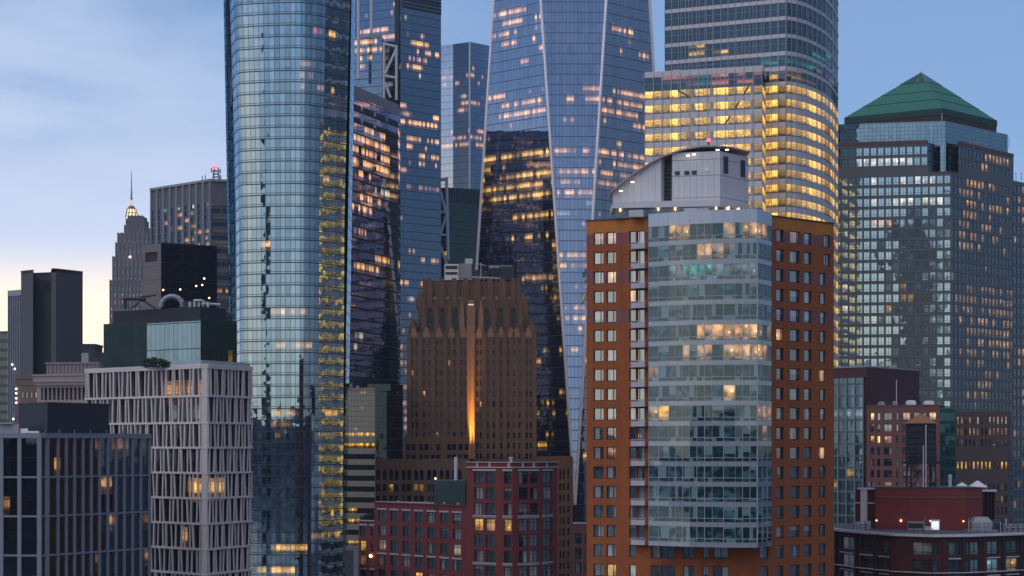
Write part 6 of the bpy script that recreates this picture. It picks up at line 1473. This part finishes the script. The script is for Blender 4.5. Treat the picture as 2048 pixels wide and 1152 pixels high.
def brown_apartments():
    root = thing('brick_apartment_block', (*P(1810, 470), 0), 'brown brick apartment block with a few bright yellow windows behind the water tower', 'apartment building')
    br = matte('brown_red_brick', (.165, .072, .066), var=.28); W = wp(1733, 472, 1880, 464); zt = ZZ(812, 468); ws = Windows(root, panemat('brown_pane', share=.5, refl=.22), M['frame_dark'], fw=.09, depth=.25, split=True, vbars=(.5,))
    R = [(1740, 820, 1752, 842, 1, GOLD, 1.0), (1804, 820, 1822, 845, 1, WARM, .75), (1825, 820, 1878, 842, .85, GOLD, .85), (1740, 870, 1762, 888, 1, GOLD, 1.15), (1766, 868, 1785, 888, .8, PINK, .35), (1765, 955, 1785, 975, .6, WARM, .3)]
    hs = []; pxs = [(1741, 1748.5), (1754, 1760.5), (1767.5, 1783.5), (1792, 1796.5), (1805, 1820), (1827, 1838), (1846, 1852), (1858, 1872)]
    for k in range(26):
        t = ZZ(825, 468) - k * 2.71
        if t < 5: break
        for a, c in pxs: hs.append((W.u(a), W.u(c), t - 1.75, t)); ws.add(W, W.u(a), W.u(c), t - 1.75, t, R=R, vb=(.5,) if c - a > 10 else ())
    m = MB(); wall_holes(m, W, 0, zt, hs, .22); m.poly([W.pt(0, 0, zt), W.pt(W.L, 0, zt), W.pt(W.L, -20, zt), W.pt(0, -20, zt)]); wall_holes(m, Wall(W.xy(0, -20), W.A), 0, zt, []); m.build('brick_wall', br, root); ws.done()
    m = MB(); m.bar(W, 0, W.L, zt, zt + .3, -.4, .12); m.build('coping', br, root)
    g = curtain('green_corner_glass', 1.4, 2.71, tint=(.3, .6, .58), base=(.012, .035, .035), refl=.3, mull=.14, mcol=(.04, .08, .08), slab=.8, scol=(.02, .06, .058)); W2 = wp(1880, 465, 1911, 466)
    m = MB(); facade(m, W2, 0, ZZ(815, 466), 1.4, 2.71, [(1880, 860, 1912, 880, .2, COOL, .2)]); wall_holes(m, Wall(W2.B, (W2.B.x + 2, W2.B.y + 20)), 0, ZZ(815, 466), []); m.build('corner_glazing', g, root)
    for px, wd, hh in ((1764, 1.4, 1.0), (1791, .9, 1.1), (1823, 2.2, 1.3), (1859, 2.3, 1.2)):
        m = MB(); x, y = P(px, 475); m.box(x - wd / 2, y, zt, x + wd / 2, y + 1.6, zt + hh); m.box(x - wd * .35, y + .2, zt + hh, x + wd * .35, y + 1.3, zt + hh + .2); m.build('roof_unit', M['white_paint'] if px > 1800 else M['grey_metal'], root)
    m = MB(); x, y = P(1793, 474); m.tube((x, y, zt), (x, y, ZZ(760, 474)), .09); m.build('flagpole', M['pale_metal'], root)
brown_apartments()
# ================================================================== CURVED RED APARTMENTS (bottom right)
def curved_apartments():
    root = thing('curved_apartment_block', (*P(1860, 345), 0), 'dark red apartment block with a pale curved roof slab, cut by the bottom right corner', 'apartment building')
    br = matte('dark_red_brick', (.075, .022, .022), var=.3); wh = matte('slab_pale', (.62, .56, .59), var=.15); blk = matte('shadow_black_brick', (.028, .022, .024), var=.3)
    seq = [(1664, 357), (1720, 345), (1790, 335), (1865, 330.5), (1940, 332), (2000, 335.5), (2070, 341)]
    Wn = [wp(a, ya, c, yc) for (a, ya), (c, yc) in zip(seq, seq[1:])]; zs = ZZ(1074, 330.5)
    ws = Windows(root, panemat('curved_pane', dark=(.014, .024, .026), cloth=(.24, .32, .32), share=.6, refl=.28, tint=(.7, .92, .92)), M['frame_dark'], fw=.1, depth=.3, split=True, vbars=(.5,), hbars=(.22,))
    R = [(1970, 1110, 2000, 1140, 1, (.4, .8, .85), .32), (2008, 1110, 2040, 1140, 1, WARM, .3), (1664, 1140, 1672, 1160, .9, GOLD, .6), (1800, 1080, 1880, 1110, .2, COOL, .12)]
    b = MB(); dk = MB(); wins = [(1682, 1708), (1722, 1746), (1760, 1779), (1824, 1876), (1898, 1920), (1932, 1960), (1974, 1998), (2012, 2036)]
    for W in Wn:
        hs = []
        for a, c in wins:
            u0, u1 = W.u(a), W.u(c)
            if u1 < 0.2 or u0 > W.L - .2: continue
            u0, u1 = max(.05, u0), min(W.L - .05, u1)
            for k in range(20):
                t = zs - .9 - k * 2.95
                if t < 4: break
                hs.append((u0, u1, t - 2.15, t)); ws.add(W, u0, u1, t - 2.15, t, R=R)
        wall_holes(b, W, 0, zs, hs, .35)
    b.build('brick_wall', br, root); ws.done()
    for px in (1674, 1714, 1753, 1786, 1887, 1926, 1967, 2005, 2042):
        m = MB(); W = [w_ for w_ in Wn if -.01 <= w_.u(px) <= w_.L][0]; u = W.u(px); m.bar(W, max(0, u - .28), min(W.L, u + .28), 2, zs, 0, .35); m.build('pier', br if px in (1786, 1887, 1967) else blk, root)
    for k in (0, 1, 2, 3, 4):
        for a, c in wins:
            if k == 0: continue
            for W in Wn:
                u0, u1 = W.u(a), W.u(c)
                if u0 < 0 or u1 > W.L: continue
                m = MB(); t = zs - .9 - k * 2.95; m.bar(W, u0 - .1, u1 + .1, t + .14, t + .3, .0, .25); m.build('lintel', wh, root)
    m = MB(); front = [W.xy(0, .7) for W in Wn] + [Wn[-1].xy(Wn[-1].L, .7)]
    back = [P(2070, 375), P(1664, 375)]
    m.prism(front + back, zs, zs + .42); m.build('roof_slab', wh, root)
    m = MB(); m.prism([W.xy(0, -.6) for W in Wn] + [Wn[-1].xy(Wn[-1].L, -.6)] + back, zs + .43, zs + .5); m.build('roof_deck', M['roof'], root)
    zr = zs + .5
    m = MB()
    for W in Wn:
        n = max(2, round(W.L / 1.6)); m.bar(W, 0, W.L, zr + .95, zr + 1.0, -.1, -.05); m.bar(W, 0, W.L, zr + .5, zr + .53, -.1, -.05)
        for i in range(n): u = W.L * i / n; m.bar(W, u, u + .05, zr - .08, zr + .95, -.1, -.05)
    m.build('roof_railing', M['dark_metal'], root)
    for k in (1, 2):
        m = MB()
        for W in Wn: m.bar(W, 0, W.L, zs - 2.95 * 2 * k - .12, zs - 2.95 * 2 * k + .0, .0, .45)
        m.build('floor_ledge', wh, root)
    # red brick penthouse on the roof
    Wp = wp(1752, 349, 1932, 345); Wp2 = wp(1932, 345, 1965, 347); zp = ZZ(977, 346); rb = matte('penthouse_brick', (.20, .036, .034), var=.25)
    m = MB(); p = [Wp.xy(0), Wp.xy(Wp.L), Wp2.xy(Wp2.L), (Wp2.B.x - .5, 362), (Wp.A.x + 1, 362)]; m.prism(p, zr, zp); ph = m.build('penthouse', rb, root)
    m = MB(); m.prism(inset(p, -.12), zp, zp + .18); m.build('coping', M['dark_metal'], ph)
    m = MB(); zc = ZZ(994, 346)
    for W in (Wp, Wp2): m.bar(W, 0, W.L, zc - .14, zc, .002, .14)
    m.build('string_course', matte('string_course_brick', (.22, .12, .10)), ph)
    for px in (1752, 1802, 1861, 1927, 1953):
        W = Wp if px < 1932 else Wp2; u = W.u(px); x, y = W.xy(max(.1, u), .2); m = MB(); m.ball((x, y, ZZ(1042, 346)), .13 if px != 1802 else .18); m.build('wall_lamp', M['lamp_warm'], ph)
    m = MB(); u0, u1 = Wp.u(1816), Wp.u(1848); m.bar(Wp, u0, u1, zr, ZZ(1043, 347), .0, .8); lu = m.build('louver_unit', M['grey_metal'], ph); m = MB(); m.bar(Wp, u0 + .1, u1 - .1, zr + .3, ZZ(1046, 347), .8, .85); m.build('louver', M['black_panel'], lu)
    m = MB(); x, y = Wp.xy(Wp.u(1850), .6); m.tube((x, y, zr), (x, y, ZZ(1033, 346)), .07); m.build('vent_pipe', M['grey_metal'], ph)
    m = MB(); u0, u1 = Wp.u(1862), Wp.u(1880); m.bar(Wp, u0, u1, zr, ZZ(1039, 347), .0, .9); dr = m.build('roof_door_hut', M['white_paint'], ph)
    m = MB(); m.bar(Wp, u0 + .15, u1 - .15, ZZ(1058, 347), ZZ(1042, 347), .9, .93); m.build('lit_door', glow('lit_door', (.85, .88, 1, 1), 1.1), dr)
    m = MB(); u0 = Wp.u(1850); m.bar(Wp, u0, u0 + 1.1, zr, zr + .6, .3, 1.2); m.build('roof_unit', M['pale_metal'], root)
    # side wings
    m = MB(); Wa = wp(1712, 353, 1752, 351); m.prism([Wa.xy(0), Wa.xy(Wa.L), Wa.xy(Wa.L, -9), Wa.xy(0, -9)], zr, ZZ(979, 352)); wg = m.build('stair_wing', br, root)
    m = MB(); m.bar(Wa, Wa.u(1722), Wa.u(1735), zr, ZZ(979, 352), .01, .25); m.build('pilaster', wh, wg); m = MB(); m.bar(Wa, Wa.u(1716), Wa.L - .05, ZZ(979, 352), ZZ(975.5, 352), -.6, .35); m.build('coping', wh, wg); m = MB(); m.bar(Wa, 0, Wa.L - .05, ZZ(1007, 352), ZZ(1005, 352), 0.01, .15); m.build('string_course', wh, wg)
    m = MB(); Wb = wp(1962, 352, 1991, 353); m.prism([Wb.xy(0, -.5), Wb.xy(Wb.L, -.5), Wb.xy(Wb.L, -8), Wb.xy(0, -8)], zr, ZZ(981, 352)); wg = m.build('stair_wing', br, root)
    for px in (1967, 1975, 1983, 1990):
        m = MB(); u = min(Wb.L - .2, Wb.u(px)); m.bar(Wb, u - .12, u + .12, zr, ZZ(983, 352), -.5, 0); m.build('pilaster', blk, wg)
    m = MB(); m.bar(Wb, .1, Wb.L + .2, ZZ(983.5, 352), ZZ(979.5, 352), -.8, .2); m.build('coping', wh, wg)
    # roof plant right
    m = MB(); x, y = P(1968, 341); q = [(x - 2.0, y), (x + 1.5, y), (x + 1.5, y + 3), (x - 2.0, y + 3)]
    m.prism(q, zr + .3, zr + 1.5); m.hexa([(*a, zr + 1.5) for a in q], [(*a, zr + 2.4) for a in inset(q, .9)]); m.tube((x + .2, y - .02, zr + .95), (x + .2, y + .4, zr + .95), .4, n=12); m.box(x - 2.6, y - .3, zr, x + 2.2, y + 3.2, zr + .3); m.build('cooling_unit', M['grey_metal'], root)
    m = MB(); x, y = P(1996, 341); m.prism([(x - .9, y), (x + .9, y), (x + .9, y + 2.5), (x - .9, y + 2.5)], zr, zr + 1.3); m.hexa([(x - .9, y, zr + 1.3), (x + .9, y, zr + 1.3), (x + .9, y + 2.5, zr + 1.3), (x - .9, y + 2.5, zr + 1.3)], [(x - .5, y + .5, zr + 2.0), (x + .3, y + .5, zr + 2.0), (x + .3, y + 2, zr + 2.0), (x - .5, y + 2, zr + 2.0)]); m.build('vent_hood', M['dark_metal'], root)
    m = MB()
    for i, px in enumerate((2010, 2020, 2031, 2042)):
        x, y = P(px, 342); m.box(x - .3, y, zr, x + .3, y + 1, zr + .8 + .3 * (i % 2))
        m.tube((x, y - .1, zr + .6), (x + .9, y - .1, zr + .6), .1)
    m.build('pipe_rack', M['grey_metal'], root)
    for px in (1937, 1965, 2001, 2012): m = MB(); x, y = P(px, 338); m.tube((x, y, zr), (x, y, zr + 1.7 + (px % 3) * .3), .045); m.build('rod', M['pale_metal'], root)
    for px, pz in ((1716, 1.4), (1727, 1.0), (1736, 1.5)): m = MB(); x, y = P(px, 347); m.box(x - .5, y, zr, x + .5, y + .8, zr + pz); m.build('roof_unit', M['grey_metal'], root)
    for px in (1924, 1955): # skylights on the penthouse roof
        m = MB(); x, y = P(px, 358); s = 1.1 if px == 1924 else 1.5; q = [(x - s, y - s), (x + s, y - s), (x + s, y + s), (x - s, y + s)]; m.hexa([(*a, zp) for a in q], [(x + (a[0] - x) * .1, y + (a[1] - y) * .1, zp + s * .75) for a in q]); m.build('skylight', M['white_paint'], ph)
    m = MB(); x, y = P(1900, 353); m.tube((x, y, zp), (x, y, ZZ(949, 353)), .32, n=10); m.tube((x, y, ZZ(954, 353)), (x, y, ZZ(952, 353)), .42, n=10); m.build('flue', M['pale_metal'], ph)
    m = MB(); x0, y = P(1870, 353); x1 = P(1896, 353)[0]; m.tube((x0, y, ZZ(959, 353)), (x1, y, ZZ(959, 353)), .06); m.tube((x0, y, zp), (x0, y, ZZ(959, 353)), .05); m.build('pipe', M['dark_metal'], ph)
    for px, py in ((1738, 966), (1740, 969)): m = MB(); x, y = P(px, 353); m.ball((x, y, ZZ(py, 353)), .13); m.tube((x, y, ZZ(978, 353)), (x, y, ZZ(py, 353)), .03); m.build('roof_lamp', M['white_paint'], root)
    # ---- the water tower stands on the penthouse roof
    wt = thing('water_tower', (*P(1842, 353), zp + .02), 'dark wooden water tower with an ochre conical roof standing on the red penthouse', 'water tower')
    wood = matte('tank_wood', (.06, .058, .064), var=.45, scale=1.2); stl = matte('tower_steel', (.018, .02, .024), rough=.5)
    c = P(1842, 353); z = lambda py: ZZ(py, 353); r = 29.5 * 353 / F
    m = MB(); m.tube((*c, z(922)), (*c, z(846)), r, r * .97, 28)
    for i in range(28): a = 2 * math.pi * i / 28; m.tube((c[0] + (r + .0) * math.cos(a), c[1] + r * math.sin(a), z(922)), (c[0] + r * .97 * math.cos(a), c[1] + r * .97 * math.sin(a), z(846)), .06, n=4)
    tk = m.build('tank', wood, wt)
    for py in (852, 864, 876, 888, 898, 907, 915, 920):
        m = MB(); m.tube((*c, z(py)), (*c, z(py) + .12), r * 1.025, r * 1.025, 28); m.build('hoop', stl, tk)
    m = MB(); m.tube((*c, z(847)), (*c, z(827)), r * 1.12, .12, 20); m.build('cone_roof', matte('ochre_roof', (.36, .16, .045), var=.25, rough=.7), wt)
    m = MB(); m.tube((*c, z(928)), (*c, z(922.5)), r * 1.3, r * 1.3, 16); m.build('platform', stl, wt)
    for sx in (-1, 1):
        for sy in (-1, 1):
            m = MB(); m.tube((c[0] + sx * r * .85, c[1] + sy * r * .8, zp), (c[0] + sx * r * .78, c[1] + sy * r * .75, z(928)), .16); m.build('leg', stl, wt)
    for sy in (-1, 1):
        for sx in (-1, 1):
            m = MB(); m.tube((c[0] + sx * r * .85, c[1] + sy * r * .8, zp + .1), (c[0] + sx * .1, c[1] + sy * r * .78, z(945)), .08); m.build('brace', stl, wt)
            m = MB(); m.tube((c[0] + sx * r * .8, c[1] + sy * r * .76, z(930)), (c[0] + sx * .1, c[1] + sy * r * .78, z(945)), .08); m.build('brace', stl, wt)
    for px, top in ((1845.5, 893), (1850.5, 852)):
        m = MB(); x = P(px, 350)[0]; m.tube((x, c[1] - r * 1.35, zp), (x, c[1] - r * 1.35, z(top)), .09, n=8); m.ball((x, c[1] - r * 1.35, z(top)), .15); m.build('standpipe', M['white_paint'], wt)
    m = MB(); x = P(1834, 350)[0]; y = c[1] - r * 1.06
    for s_ in (0, .35): m.tube((x + s_ - .6, y - .3, z(922)), (x + s_, y, z(850)), .04, n=5)
    for i in range(14): f = i / 14; m.tube((x - .6 * (1 - f), y - .3 * (1 - f), z(922 - 72 * f)), (x + .35 - .6 * (1 - f), y - .3 * (1 - f), z(922 - 72 * f)), .03, n=4)
    m.build('ladder', stl, wt)
    m = MB()
    for i in range(16):
        a = 2 * math.pi * i / 16; a2 = 2 * math.pi * (i + 1) / 16; R_ = r * 1.28
        m.tube((c[0] + R_ * math.cos(a), c[1] + R_ * math.sin(a), z(922.5)), (c[0] + R_ * math.cos(a), c[1] + R_ * math.sin(a), z(912)), .03, n=4)
        m.tube((c[0] + R_ * math.cos(a), c[1] + R_ * math.sin(a), z(912)), (c[0] + R_ * math.cos(a2), c[1] + R_ * math.sin(a2), z(912)), .03, n=4)
    m.build('catwalk_railing', stl, wt)
curved_apartments()
# ================================================================== AIR
def haze():
    m = bpy.data.materials.new('dusk_haze'); m.use_nodes = True; t = NT(m.node_tree)
    v = t.n('ShaderNodeVolumePrincipled', Color=(0.62, 0.72, 0.92, 1), Density=0.00006, Anisotropy=0.0)
    t.n('ShaderNodeOutputMaterial', Volume=v.outputs[0])
    g = MB(); g.box(-2600, -1700, -1.0, 2600, 1900, 440)
    tag(g.build('haze', m), kind='stuff')
haze()
